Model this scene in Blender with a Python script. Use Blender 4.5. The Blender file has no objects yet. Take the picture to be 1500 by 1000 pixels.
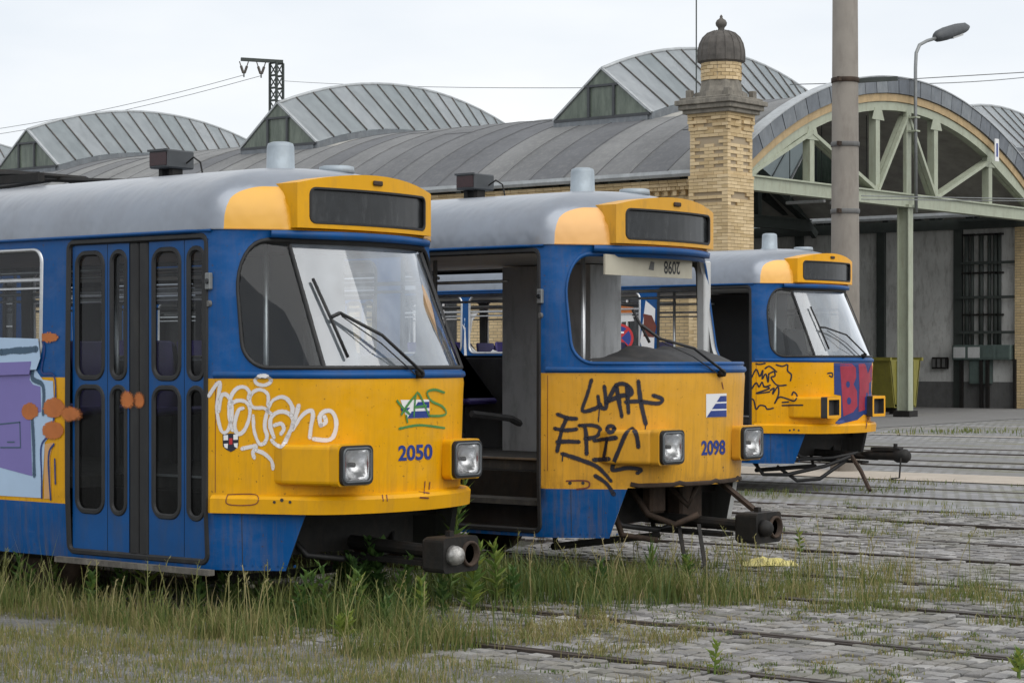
import bpy, bmesh, math, random
from mathutils import Vector, Matrix, geometry
R = math.radians
random.seed(7)
sc = bpy.context.scene
C = sc.collection

# ------------------------------------------------------------------ camera
YAW = 39.24
CAM_H = 1.72
cam_d = bpy.data.cameras.new('camera'); cam = bpy.data.objects.new('camera', cam_d); C.objects.link(cam)
cam.location = (0, 0, CAM_H); cam.rotation_euler = (R(90), 0, R(YAW))
cam_d.sensor_width = 36; cam_d.lens = 3145 / 1500 * 36; cam_d.shift_y = 25 / 1500
cam_d.clip_start = .1; cam_d.clip_end = 3000
sc.camera = cam
sc.render.resolution_x = 1024; sc.render.resolution_y = 682

# ------------------------------------------------------------------ sky and light (overcast)
SUN_EL, SUN_AZ = 48, 102            # azimuth measured from +Y clockwise towards +X
wd = bpy.data.worlds.new('World'); sc.world = wd; wd.use_nodes = True
nt = wd.node_tree; nt.nodes.clear()
wo = nt.nodes.new('ShaderNodeOutputWorld'); bg = nt.nodes.new('ShaderNodeBackground')
sk = nt.nodes.new('ShaderNodeTexSky'); sk.sky_type = 'NISHITA'; sk.sun_disc = False
sk.sun_elevation = R(SUN_EL); sk.sun_rotation = R(SUN_AZ); sk.air_density = 1; sk.dust_density = 2
tc = nt.nodes.new('ShaderNodeTexCoord')
mp = nt.nodes.new('ShaderNodeMapping'); mp.inputs['Scale'].default_value = (1, 1, 3.4)
nz = nt.nodes.new('ShaderNodeTexNoise'); nz.inputs['Scale'].default_value = 3.1; nz.inputs['Detail'].default_value = 5
nz.inputs['Roughness'].default_value = .5
rp = nt.nodes.new('ShaderNodeValToRGB')
rp.color_ramp.elements[0].position = .3; rp.color_ramp.elements[0].color = (6.5, 6.95, 7.5, 1)
rp.color_ramp.elements[1].position = .72; rp.color_ramp.elements[1].color = (8.6, 8.65, 8.65, 1)
mx = nt.nodes.new('ShaderNodeMix'); mx.data_type = 'RGBA'; mx.inputs['Factor'].default_value = .93
L = nt.links.new
L(tc.outputs['Generated'], mp.inputs['Vector']); L(mp.outputs['Vector'], nz.inputs['Vector'])
L(nz.outputs['Fac'], rp.inputs['Fac']); L(sk.outputs['Color'], mx.inputs['A']); L(rp.outputs['Color'], mx.inputs['B'])
L(mx.outputs['Result'], bg.inputs['Color']); bg.inputs['Strength'].default_value = .1
L(bg.outputs[0], wo.inputs['Surface'])
sun_d = bpy.data.lights.new('sun', 'SUN'); sun_d.energy = 1.5; sun_d.angle = R(75); sun_d.color = (1, .97, .92)
sun = bpy.data.objects.new('sun', sun_d); C.objects.link(sun)
sd = Vector((math.sin(R(SUN_AZ)) * math.cos(R(SUN_EL)), math.cos(R(SUN_AZ)) * math.cos(R(SUN_EL)), math.sin(R(SUN_EL))))
sun.rotation_euler = (-sd).to_track_quat('-Z', 'Y').to_euler(); sun.location = sd * 60
vs = sc.view_settings
vs.view_transform = 'Standard'; vs.look = 'None'; vs.exposure = .36; vs.gamma = 1; vs.use_curve_mapping = False
sc.cycles.max_bounces = 10; sc.cycles.transparent_max_bounces = 16
sc.cycles.use_adaptive_sampling = True; sc.cycles.use_denoising = True

# pixel helpers (photo pixels 1500 x 1000)
_A = R(90 - YAW)
FW = (-math.cos(_A), math.sin(_A)); RT = (math.sin(_A), math.cos(_A)); FPX = 3145.
def pj(X, Y, Z):
    d = FW[0] * X + FW[1] * Y; l = RT[0] * X + RT[1] * Y
    return 750 + FPX * l / d, 525 - FPX * (Z - CAM_H) / d
def ray(u):
    k = (u - 750) / FPX
    return FW[0] + k * RT[0], FW[1] + k * RT[1]
def onY(u, v, Y):
    a, b = ray(u); d = Y / b
    return a * d, Y, CAM_H + (525 - v) / FPX * d
def onX(u, v, X):
    a, b = ray(u); d = X / a
    return X, b * d, CAM_H + (525 - v) / FPX * d
def gz(Y): return .0067 * max(0., min(Y, 70) - 10.65)
def onG(u, v):
    z = 0
    for _ in range(8):
        d = FPX * (CAM_H - z) / (v - 525); a, b = ray(u); z = gz(b * d)
    return a * d, b * d, z

# ------------------------------------------------------------------ materials
MATS = {}
def newmat(name):
    m = bpy.data.materials.new(name); m.use_nodes = True; n = m.node_tree
    b = n.nodes['Principled BSDF']; MATS[name] = m
    return m, n, b
def N(n, t, **k):
    o = n.nodes.new(t)
    for a, v in k.items():
        if a.startswith('i_'): o.inputs[a[2:].replace('_', ' ')].default_value = v
        else: setattr(o, a, v)
    return o
def math_(n, op, a, b=None, clamp=False):
    o = n.nodes.new('ShaderNodeMath'); o.operation = op; o.use_clamp = clamp
    for i, v in enumerate((a, b)):
        if v is None: continue
        if isinstance(v, (int, float)): o.inputs[i].default_value = v
        else: n.links.new(v, o.inputs[i])
    return o.outputs[0]
def mixc(n, f, a, b, blend='MIX'):
    o = n.nodes.new('ShaderNodeMix'); o.data_type = 'RGBA'; o.blend_type = blend
    for k, v in (('Factor', f), ('A', a), ('B', b)):
        if isinstance(v, (int, float)): o.inputs[k].default_value = v
        elif isinstance(v, tuple): o.inputs[k].default_value = v if len(v) == 4 else (*v, 1)
        else: n.links.new(v, o.inputs[k])
    return o.outputs['Result']
def noise(n, vec, scale, detail=4, rough=.6):
    o = N(n, 'ShaderNodeTexNoise'); o.inputs['Scale'].default_value = scale; o.inputs['Detail'].default_value = detail
    o.inputs['Roughness'].default_value = rough
    if vec is not None: n.links.new(vec, o.inputs['Vector'])
    return o.outputs['Fac']
def ramp(n, f, a, b, ca=(0, 0, 0, 1), cb=(1, 1, 1, 1)):
    o = N(n, 'ShaderNodeValToRGB'); e = o.color_ramp.elements
    e[0].position = a; e[0].color = ca; e[1].position = b; e[1].color = cb
    n.links.new(f, o.inputs['Fac']); return o.outputs['Color']
def bump(n, b, h, s=.3, d=.01):
    o = N(n, 'ShaderNodeBump'); o.inputs['Strength'].default_value = s; o.inputs['Distance'].default_value = d
    n.links.new(h, o.inputs['Height']); n.links.new(o.outputs['Normal'], b.inputs['Normal'])
def mapv(n, src, scale):
    o = N(n, 'ShaderNodeMapping'); o.inputs['Scale'].default_value = scale
    n.links.new(src, o.inputs['Vector']); return o.outputs['Vector']
def simple(name, col, rough=.6, metal=0, var=.25, ns=6, dirt=None, damt=.4, bs=0, bscale=40, coat=0, ind=False, coords='Object'):
    m, n, b = newmat(name); t = N(n, 'ShaderNodeTexCoord').outputs[coords]
    f = noise(n, t, ns); c = mixc(n, math_(n, 'MULTIPLY', math_(n, 'SUBTRACT', f, .3, True), 1.6, True), tuple(x * (1 - var) for x in col), tuple(min(1, x * (1 + var)) for x in col))
    if dirt:
        d = ramp(n, noise(n, mapv(n, t, (3, 3, .8)), 3, 6, .7), .48, .75)
        c = mixc(n, math_(n, 'MULTIPLY', d, damt), c, dirt)
    if ind:
        oi = N(n, 'ShaderNodeObjectInfo').outputs['Random']
        c = mixc(n, 1., c, ramp(n, oi, 0, 1, (.72, .72, .74, 1), (1.25, 1.22, 1.15, 1)), 'MULTIPLY')
    n.links.new(c, b.inputs['Base Color'])
    b.inputs['Roughness'].default_value = rough; b.inputs['Metallic'].default_value = metal
    if name.startswith(('yellow_', 'blue')): b.inputs['Specular IOR Level'].default_value = .28; coat = 0
    if coat: b.inputs['Coat Weight'].default_value = coat; b.inputs['Coat Roughness'].default_value = .15
    if bs: bump(n, b, noise(n, t, bscale, 6), bs, .01)
    return m

BLUE = (.001, .068, .235)
def tram_paint(name, yel, blue=BLUE, grime=.5):
    m, n, b = newmat(name); t = N(n, 'ShaderNodeTexCoord').outputs['Object']
    xyz = N(n, 'ShaderNodeSeparateXYZ'); n.links.new(t, xyz.inputs[0]); z = xyz.outputs['Z']
    msk = math_(n, 'MULTIPLY', math_(n, 'GREATER_THAN', z, .715), math_(n, 'LESS_THAN', z, 1.588))
    v = noise(n, t, 2.5, 3)
    yc = mixc(n, v, tuple(c * .9 for c in yel), tuple(c * 1.08 for c in yel))
    bc = mixc(n, v, tuple(c * .8 for c in blue), tuple(c * 1.25 for c in blue))
    c = mixc(n, msk, bc, yc)
    st = ramp(n, noise(n, mapv(n, t, (11, 11, .8)), 2.2, 8, .7), .46, .74)
    low = ramp(n, math_(n, 'MULTIPLY', z, .4), .12, .55, (1, 1, 1, 1), (.3, .3, .3, 1))
    d = math_(n, 'MULTIPLY', math_(n, 'MULTIPLY', st, low), grime)
    c = mixc(n, d, c, (.13, .09, .05))
    fade = ramp(n, noise(n, mapv(n, t, (1, 1, 1.6)), 3.4, 6, .7), .5, .72); c = mixc(n, math_(n, 'MULTIPLY', fade, .05), c, (.5, .42, .33))
    sp = ramp(n, noise(n, t, 38, 3), .665, .71); c = mixc(n, math_(n, 'MULTIPLY', sp, .6), c, (.07, .04, .02))
    sc_ = ramp(n, noise(n, mapv(n, t, (4, 4, 60)), 1.0, 5, .75), .69, .72); c = mixc(n, math_(n, 'MULTIPLY', sc_, .3), c, (.35, .3, .24))
    bot = math_(n, 'MULTIPLY', ramp(n, noise(n, t, 7, 6, .75), .4, .65), ramp(n, math_(n, 'ABSOLUTE', math_(n, 'SUBTRACT', z, .76)), 0, .07, (1, 1, 1, 1), (0, 0, 0, 1)))
    c = mixc(n, math_(n, 'MULTIPLY', bot, .5 * grime), c, (.10, .055, .03))
    n.links.new(c, b.inputs['Base Color'])
    rr = ramp(n, v, .3, .7, (.28, .28, .28, 1), (.5, .5, .5, 1)); n.links.new(rr, b.inputs['Roughness'])
    b.inputs['Specular IOR Level'].default_value = .2
    bump(n, b, noise(n, t, 2.1, 3), .3, .05)
    return m
def roof_paint(name, yel):
    m, n, b = newmat(name); t = N(n, 'ShaderNodeTexCoord').outputs['Object']
    xyz = N(n, 'ShaderNodeSeparateXYZ'); n.links.new(t, xyz.inputs[0]); x, z = xyz.outputs['X'], xyz.outputs['Z']
    r = .09
    a = math_(n, 'MAXIMUM', math_(n, 'SUBTRACT', .06 + r, x), 0); q = math_(n, 'MAXIMUM', math_(n, 'SUBTRACT', z, 2.85 - r), 0)
    dd = math_(n, 'SQRT', math_(n, 'ADD', math_(n, 'MULTIPLY', a, a), math_(n, 'MULTIPLY', q, q)))
    msk = math_(n, 'LESS_THAN', dd, r)
    v = noise(n, t, 2.2, 4); g = mixc(n, ramp(n, v, .35, .7), (.30, .335, .39), (.40, .435, .49))
    g = mixc(n, math_(n, 'MULTIPLY', ramp(n, noise(n, mapv(n, t, (2, 7, 3)), 2, 6, .7), .55, .85), .3), g, (.5, .52, .55))
    low = ramp(n, z, 2.56, 2.63, (1, 1, 1, 1), (0, 0, 0, 1)); g = mixc(n, math_(n, 'MULTIPLY', low, math_(n, 'MULTIPLY', v, .9)), g, (.07, .075, .09)); g = mixc(n, math_(n, 'MULTIPLY', ramp(n, noise(n, mapv(n, t, (2, 2, 1)), 1.9, 6, .7), .5, .75), .22), g, (.12, .115, .11))
    c = mixc(n, msk, g, mixc(n, v, tuple(k * .92 for k in yel), tuple(k * 1.06 for k in yel)))
    n.links.new(c, b.inputs['Base Color']); b.inputs['Roughness'].default_value = .36; b.inputs['Coat Weight'].default_value = .7; b.inputs['Coat Roughness'].default_value = .28; n.links.new(math_(n, 'MULTIPLY', math_(n, 'SUBTRACT', 1, msk), .62), b.inputs['Metallic'])
    bump(n, b, noise(n, mapv(n, t, (1.6, 1, 1)), 1.5, 3), .6, .07)
    return m
YEL1, YEL2, YEL3 = (.70, .345, .003), (.66, .335, .03), (.78, .365, .002)
tram_paint('tram_paint_a', YEL1); tram_paint('tram_paint_b', YEL2, grime=.75); tram_paint('tram_paint_c', YEL3, grime=.35)
roof_paint('roof_paint_a', YEL1); roof_paint('roof_paint_b', (.74, .38, .09)); roof_paint('roof_paint_c', (.82, .42, .06))
for k, y in (('a', YEL1), ('b', YEL2), ('c', YEL3)):
    simple('yellow_' + k, y, .4, var=.08, ns=3, dirt=(.2, .12, .05), damt=.3 if k != 'b' else .5, coat=.2)
simple('blue', BLUE, .42, var=.2, ns=3, dirt=(.06, .06, .06), damt=.35, coat=.2)
simple('rubber', (.011, .011, .012), .6, var=.3, ns=9, dirt=(.035, .035, .032), damt=.5)
simple('dark_steel', (.014, .013, .012), .65, .3, var=.5, ns=14, dirt=(.035, .024, .016), damt=.6, bs=.25)
simple('rusty_steel', (.06, .038, .025), .8, .2, var=.5, ns=12, dirt=(.025, .02, .018), damt=.7, bs=.4)
simple('chrome', (.86, .87, .88), .3, .9, var=.2, ns=8)
simple('silver_worn', (.45, .44, .42), .45, .5, var=.5, ns=26, dirt=(.07, .05, .04), damt=.9, bs=.4)
simple('aluminium', (.55, .56, .57), .35, .85, var=.15, ns=10, dirt=(.2, .2, .2))
simple('inside_grey', (.13, .13, .128), .7, var=.2, ns=4, dirt=(.06, .055, .05), damt=.6)
simple('inside_white', (.55, .56, .56), .6, var=.12, ns=4, dirt=(.25, .24, .22))
simple('inside_dark', (.035, .035, .037), .7, var=.4, ns=6, dirt=(.09, .08, .07), damt=.4)
simple('board_grey', (.035, .036, .038), .6, var=.2, ns=4, dirt=(.03, .03, .03), damt=.6)
simple('panel_pale', (.48, .49, .50), .6, var=.12, ns=4, dirt=(.12, .12, .12), damt=.6)
simple('floor_dark', (.05, .048, .045), .85, var=.4, ns=7, dirt=(.14, .12, .09), damt=.5)
simple('seat_blue', (.06, .045, .2), .6, var=.2, ns=8)
simple('cream', (.46, .43, .34), .5, var=.1, ns=5, dirt=(.3, .25, .18), damt=.3)
simple('screen_dark', (.018, .02, .022), .22, var=.5, ns=5, dirt=(.12, .125, .13), damt=.45)
simple('screen_red', (.035, .009, .011), .35, var=.4, ns=60)
simple('vent_grey', (.33, .38, .42), .5, .2, var=.2, ns=7, dirt=(.2, .22, .24), damt=.5)
simple('bezel_grey', (.09, .10, .11), .4, var=.15)
simple('lens_red', (.25, .01, .01), .2)
simple('wood_grey', (.22, .2, .17), .85, var=.35, ns=9, bs=.4)
simple('wood_dark', (.12, .11, .095), .9, var=.5, ns=9, dirt=(.3, .28, .24), damt=.5, bs=.5)
simple('paint_white', (.72, .70, .70), .6, var=.1, ns=9)
simple('paint_green', (.06, .24, .06), .6, var=.15, ns=9)
simple('paint_black', (.012, .014, .03), .5, var=.2, ns=9)
simple('paint_navy', (.012, .035, .17), .5, var=.15, ns=9)
simple('paint_red', (.33, .022, .05), .55, var=.2, ns=9)
simple('paint_purple', (.19, .16, .42), .55, var=.06, ns=3)
simple('paint_lightblue', (.42, .56, .74), .55, var=.06, ns=3)
simple('paint_shadow', (.05, .10, .16), .55, var=.1, ns=5)
simple('paint_peach', (.62, .34, .13), .55, var=.1, ns=5)
simple('paint_orange', (.5, .15, .03), .6, var=.2, ns=9)
simple('paint_brown', (.16, .04, .025), .6, var=.2, ns=9)
simple('print_blue', (.014, .04, .22), .4, var=.1)
simple('print_white', (.75, .75, .75), .4, var=.05)
simple('print_red', (.45, .02, .025), .4, var=.08)
# building
simple('roof_felt', (.165, .17, .178), .9, var=.25, ns=.7, dirt=(.25, .25, .245), damt=.55, bs=.2, bscale=60, ind=True)
simple('seam_shadow', (.115, .117, .12), .85, var=.3, ns=3)  # seam tone darkened to paint in the shadow lines of the sheet laps
simple('roof_deck', (.36, .35, .32), .9, var=.3, ns=2)
simple('zinc', (.17, .19, .215), .5, .3, var=.25, ns=4, dirt=(.3, .31, .32), damt=.4, ind=True)
simple('zinc_light', (.42, .44, .45), .45, .3, var=.2, ns=4, dirt=(.2, .21, .2))
simple('glazing_bar', (.09, .085, .08), .7, var=.4, ns=5, dirt=(.18, .12, .08))
simple('green_steel', (.36, .39, .30), .55, var=.12, ns=3, dirt=(.18, .15, .09), damt=.4)
simple('ochre_trim', (.44, .32, .17), .7, var=.2, ns=5, dirt=(.2, .14, .08))
simple('stone_grey', (.24, .22, .185), .9, var=.35, ns=5, dirt=(.06, .055, .05), damt=.75, bs=.4)
simple('dome_stone', (.115, .105, .095), .9, var=.4, ns=5, dirt=(.04, .038, .035), damt=.6, bs=.4)
simple('plaster_grey', (.62, .62, .60), .9, var=.22, ns=.8, dirt=(.15, .135, .12), damt=.6, bs=.2)
simple('concrete', (.215, .195, .17), .9, var=.14, ns=3, dirt=(.12, .10, .085), damt=.55, bs=.25, bscale=90)
simple('concrete_slab', (.42, .37, .31), .9, var=.15, ns=2, dirt=(.25, .22, .19), damt=.5)
simple('skip_yellow', (.22, .20, .03), .6, var=.2, ns=4, dirt=(.12, .1, .04), damt=.5)
simple('cabinet_green', (.09, .125, .115), .6, var=.2, ns=4, dirt=(.05, .05, .045))
simple('lamp_grey', (.05, .055, .06), .5, var=.2, ns=5)
simple('galv_steel', (.24, .25, .25), .5, .5, var=.2, ns=5)
simple('lattice_steel', (.055, .065, .06), .7, .2, var=.2, ns=5)
simple('porcelain', (.07, .06, .05), .3)
simple('bag_yellow', (.52, .45, .13), .4, var=.12, ns=9)
simple('soil', (.075, .065, .045), 1, var=.4, ns=3, bs=.6)

def glass(name, tint, film_col, dirt, rough=.03, scale=3, refl=1.0):
    m = bpy.data.materials.new(name); m.use_nodes = True; n = m.node_tree; n.nodes.clear(); MATS[name] = m
    out = N(n, 'ShaderNodeOutputMaterial'); tr = N(n, 'ShaderNodeBsdfTransparent'); tr.inputs[0].default_value = (*tint, 1)
    gl = N(n, 'ShaderNodeBsdfGlossy'); gl.inputs['Roughness'].default_value = rough; gl.inputs['Color'].default_value = (.95, .97, 1, 1)
    di = N(n, 'ShaderNodeBsdfDiffuse'); di.inputs[0].default_value = (*film_col, 1)
    fr = N(n, 'ShaderNodeFresnel'); fr.inputs['IOR'].default_value = 1.6
    t = N(n, 'ShaderNodeTexCoord').outputs['Object']
    f = ramp(n, noise(n, mapv(n, t, (1, 1, .6)), scale, 6, .7), .35, .72)
    m1 = N(n, 'ShaderNodeMixShader'); m2 = N(n, 'ShaderNodeMixShader')
    n.links.new(math_(n, 'ADD', math_(n, 'MULTIPLY', f, dirt), dirt * .6), m1.inputs[0]); n.links.new(tr.outputs[0], m1.inputs[1]); n.links.new(di.outputs[0], m1.inputs[2])
    n.links.new(math_(n, 'MULTIPLY', fr.outputs[0], refl, True), m2.inputs[0]); n.links.new(m1.outputs[0], m2.inputs[1]); n.links.new(gl.outputs[0], m2.inputs[2])
    n.links.new(m2.outputs[0], out.inputs['Surface'])
    return m
glass('screen_glass', (.82, .86, .87), (.60, .67, .74), .19, refl=2.8)  # dirt film tinted bluish, also paints part of the sky reflection
glass('quarter_glass', (.72, .76, .77), (.5, .53, .55), .012, refl=.55)
glass('door_glass', (.62, .65, .66), (.12, .12, .12), .05, rough=.06, scale=5, refl=.35)
glass('side_glass', (.7, .73, .75), (.3, .3, .3), .03, refl=.4)
glass('lamp_glass', (.95, .95, .95), (.8, .8, .8), .06, scale=30)
def wired_glass():
    m, n, b = newmat('wired_glass'); t = N(n, 'ShaderNodeTexCoord').outputs['Object']
    oi = N(n, 'ShaderNodeObjectInfo').outputs['Random']
    f = noise(n, mapv(n, t, (1, 2.5, 1)), 1.6, 5, .65)
    c = mixc(n, ramp(n, f, .3, .75), (.355, .38, .40), (.53, .555, .575))
    c = mixc(n, 1., c, ramp(n, oi, 0, 1, (.82, .85, .85, 1), (1.2, 1.17, 1.17, 1)), 'MULTIPLY')
    n.links.new(c, b.inputs['Base Color']); b.inputs['Roughness'].default_value = .3
    tr = N(n, 'ShaderNodeBsdfTranslucent'); tr.inputs[0].default_value = (.75, .8, .8, 1); ms = N(n, 'ShaderNodeMixShader'); ms.inputs[0].default_value = .55
    n.links.new(b.outputs[0], ms.inputs[1]); n.links.new(tr.outputs[0], ms.inputs[2]); n.links.new(ms.outputs[0], n.nodes['Material Output'].inputs['Surface'])
    b.inputs['Coat Weight'].default_value = .4; b.inputs['Coat Roughness'].default_value = .12
    return m
wired_glass()
m, n, b = newmat('gable_glass'); b.inputs['Roughness'].default_value = .25
t = N(n, 'ShaderNodeTexCoord').outputs['Object']
n.links.new(mixc(n, ramp(n, noise(n, mapv(n, t, (3, 3, .6)), 2, 5, .7), .3, .75), (.06, .08, .062), (.17, .20, .16)), b.inputs['Base Color'])
def brick_mat(name, scale=1.0, vert='XZ'):
    m, n, b = newmat(name); t = N(n, 'ShaderNodeTexCoord').outputs['Object']
    xyz = N(n, 'ShaderNodeSeparateXYZ'); n.links.new(t, xyz.inputs[0])
    cb = N(n, 'ShaderNodeCombineXYZ'); n.links.new(math_(n, 'ADD', xyz.outputs['X'], xyz.outputs['Y']), cb.inputs[0]); n.links.new(xyz.outputs['Z'], cb.inputs[1])
    br = N(n, 'ShaderNodeTexBrick'); n.links.new(cb.outputs[0], br.inputs['Vector'])
    br.inputs['Color1'].default_value = (.64, .49, .28, 1); br.inputs['Color2'].default_value = (.53, .39, .20, 1); br.inputs['Mortar'].default_value = (.2, .17, .13, 1)
    br.inputs['Scale'].default_value = 1; br.inputs['Brick Width'].default_value = .26; br.inputs['Row Height'].default_value = .077
    br.inputs['Mortar Size'].default_value = .008; br.inputs['Mortar Smooth'].default_value = .2
    c = mixc(n, math_(n, 'MULTIPLY', ramp(n, noise(n, t, 1.7, 6, .7), .45, .8), .55), br.outputs['Color'], (.13, .10, .07))
    c = mixc(n, math_(n, 'MULTIPLY', noise(n, t, 9, 3), .35), c, (.6, .47, .28))
    n.links.new(c, b.inputs['Base Color']); b.inputs['Roughness'].default_value = .9
    bump(n, b, math_(n, 'SUBTRACT', 1, br.outputs['Fac']), .6, .012)
    return m
brick_mat('brick_wall')
m, n, b = newmat('brick_piece'); b.inputs['Roughness'].default_value = .9
t = N(n, 'ShaderNodeTexCoord').outputs['Object']; ob = N(n, 'ShaderNodeAttribute'); ob.attribute_name = 'tint'; oi = N(n, 'ShaderNodeObjectInfo').outputs['Random']
rnd = math_(n, 'FRACT', math_(n, 'ADD', ob.outputs['Fac'], oi))
c = mixc(n, rnd, (.47, .345, .18), (.68, .53, .32))
geo = N(n, 'ShaderNodeNewGeometry')
c = mixc(n, math_(n, 'MULTIPLY', ramp(n, noise(n, geo.outputs['Position'], 1.6, 6, .7), .5, .85), .5), c, (.2, .15, .1))
n.links.new(c, b.inputs['Base Color']); bump(n, b, noise(n, t, 60), .3, .01)
m, n, b = newmat('mortar'); b.inputs['Base Color'].default_value = (.36, .29, .2, 1); b.inputs['Roughness'].default_value = 1
# ground materials
def ground_mats():
    m, n, b = newmat('sett_stone'); t = N(n, 'ShaderNodeNewGeometry').outputs['Position']
    a = N(n, 'ShaderNodeAttribute'); a.attribute_name = 'tint'; oi = N(n, 'ShaderNodeObjectInfo').outputs['Random']
    r = math_(n, 'FRACT', math_(n, 'ADD', a.outputs['Fac'], oi))
    o = N(n, 'ShaderNodeValToRGB'); n.links.new(r, o.inputs['Fac']); e = o.color_ramp.elements
    e[0].position = 0; e[0].color = (.135, .132, .132, 1); e[1].position = 1; e[1].color = (.37, .36, .35, 1)
    for p, c in ((.3, (.185, .18, .182, 1)), (.55, (.235, .222, .21, 1)), (.8, (.27, .265, .265, 1))):
        k = e.new(p); k.color = c
    c = mixc(n, math_(n, 'MULTIPLY', ramp(n, noise(n, t, 22, 6, .75), .4, .65), .45), o.outputs['Color'], (.12, .11, .095))
    c = mixc(n, math_(n, 'MULTIPLY', ramp(n, noise(n, t, 1.1, 5, .7), .45, .75), .5), c, (.13, .125, .06))
    n.links.new(c, b.inputs['Base Color']); b.inputs['Roughness'].default_value = .8
    bump(n, b, noise(n, t, 45, 5), .5, .01)
    m, n, b = newmat('asphalt'); t = N(n, 'ShaderNodeNewGeometry').outputs['Position']
    v = N(n, 'ShaderNodeTexVoronoi'); v.inputs['Scale'].default_value = 70; n.links.new(t, v.inputs['Vector'])
    c = mixc(n, ramp(n, noise(n, t, 3.3, 8, .8), .3, .7), (.06, .06, .06), (.25, .245, .24))
    c = mixc(n, ramp(n, v.outputs['Distance'], .05, .5), (.25, .245, .24), c)
    c = mixc(n, math_(n, 'MULTIPLY', ramp(n, noise(n, t, 1.7, 6, .75), .46, .62), .85), c, (.10, .095, .05))
    n.links.new(c, b.inputs['Base Color']); b.inputs['Roughness'].default_value = .9
    bump(n, b, v.outputs['Distance'], .8, .02)
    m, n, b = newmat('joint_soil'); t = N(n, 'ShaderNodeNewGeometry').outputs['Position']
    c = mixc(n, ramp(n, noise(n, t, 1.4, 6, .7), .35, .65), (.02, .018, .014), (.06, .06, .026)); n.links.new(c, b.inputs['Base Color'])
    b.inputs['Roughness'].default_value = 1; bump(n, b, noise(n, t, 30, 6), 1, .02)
    m, n, b = newmat('yard_ground'); t = N(n, 'ShaderNodeNewGeometry').outputs['Position']
    c = mixc(n, noise(n, mapv(n, t, (.35, 1, 1)), .8, 6, .7), (.15, .15, .155), (.29, .285, .28))
    c = mixc(n, math_(n, 'MULTIPLY', ramp(n, noise(n, mapv(n, t, (.3, 1, 1)), .55, 6, .72), .52, .68), .75), c, (.13, .13, .06))
    n.links.new(c, b.inputs['Base Color']); b.inputs['Roughness'].default_value = .9; bump(n, b, noise(n, t, 14, 6), .7, .02)
    m, n, b = newmat('hall_floor'); t = N(n, 'ShaderNodeNewGeometry').outputs['Position']
    c = mixc(n, noise(n, t, .6, 6, .7), (.12, .118, .115), (.22, .215, .21)); n.links.new(c, b.inputs['Base Color']); b.inputs['Roughness'].default_value = .85
    m, n, b = newmat('rail_steel'); t = N(n, 'ShaderNodeNewGeometry').outputs['Position']
    c = mixc(n, noise(n, t, 4, 5), (.03, .026, .024), (.09, .07, .058)); n.links.new(c, b.inputs['Base Color']); b.inputs['Roughness'].default_value = .55; b.inputs['Metallic'].default_value = .4
    for nm, cols in (('grass_blade', ((.045, .085, .018), (.10, .145, .03), (.19, .19, .055), (.33, .27, .13))), ('leaf_green', ((.035, .085, .02), (.07, .14, .03), (.13, .21, .04), (.24, .29, .05)))):
        m, n, b = newmat(nm); a = N(n, 'ShaderNodeAttribute'); a.attribute_name = 'tint'
        o = N(n, 'ShaderNodeValToRGB'); n.links.new(a.outputs['Fac'], o.inputs['Fac']); e = o.color_ramp.elements
        e[0].color = (*cols[0], 1); e[1].color = (*cols[3], 1)
        for p, c in ((.4, cols[1]), (.72, cols[2])): k = e.new(p); k.color = (*c, 1)
        n.links.new(o.outputs['Color'], b.inputs['Base Color']); b.inputs['Roughness'].default_value = .6
        b.inputs['Subsurface Weight'].default_value = 0
        tr = N(n, 'ShaderNodeBsdfTranslucent'); n.links.new(o.outputs['Color'], tr.inputs[0])
        ms = N(n, 'ShaderNodeMixShader'); ms.inputs[0].default_value = .3
        n.links.new(b.outputs[0], ms.inputs[1]); n.links.new(tr.outputs[0], ms.inputs[2])
        n.links.new(ms.outputs[0], n.nodes['Material Output'].inputs['Surface'])
ground_mats()

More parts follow.
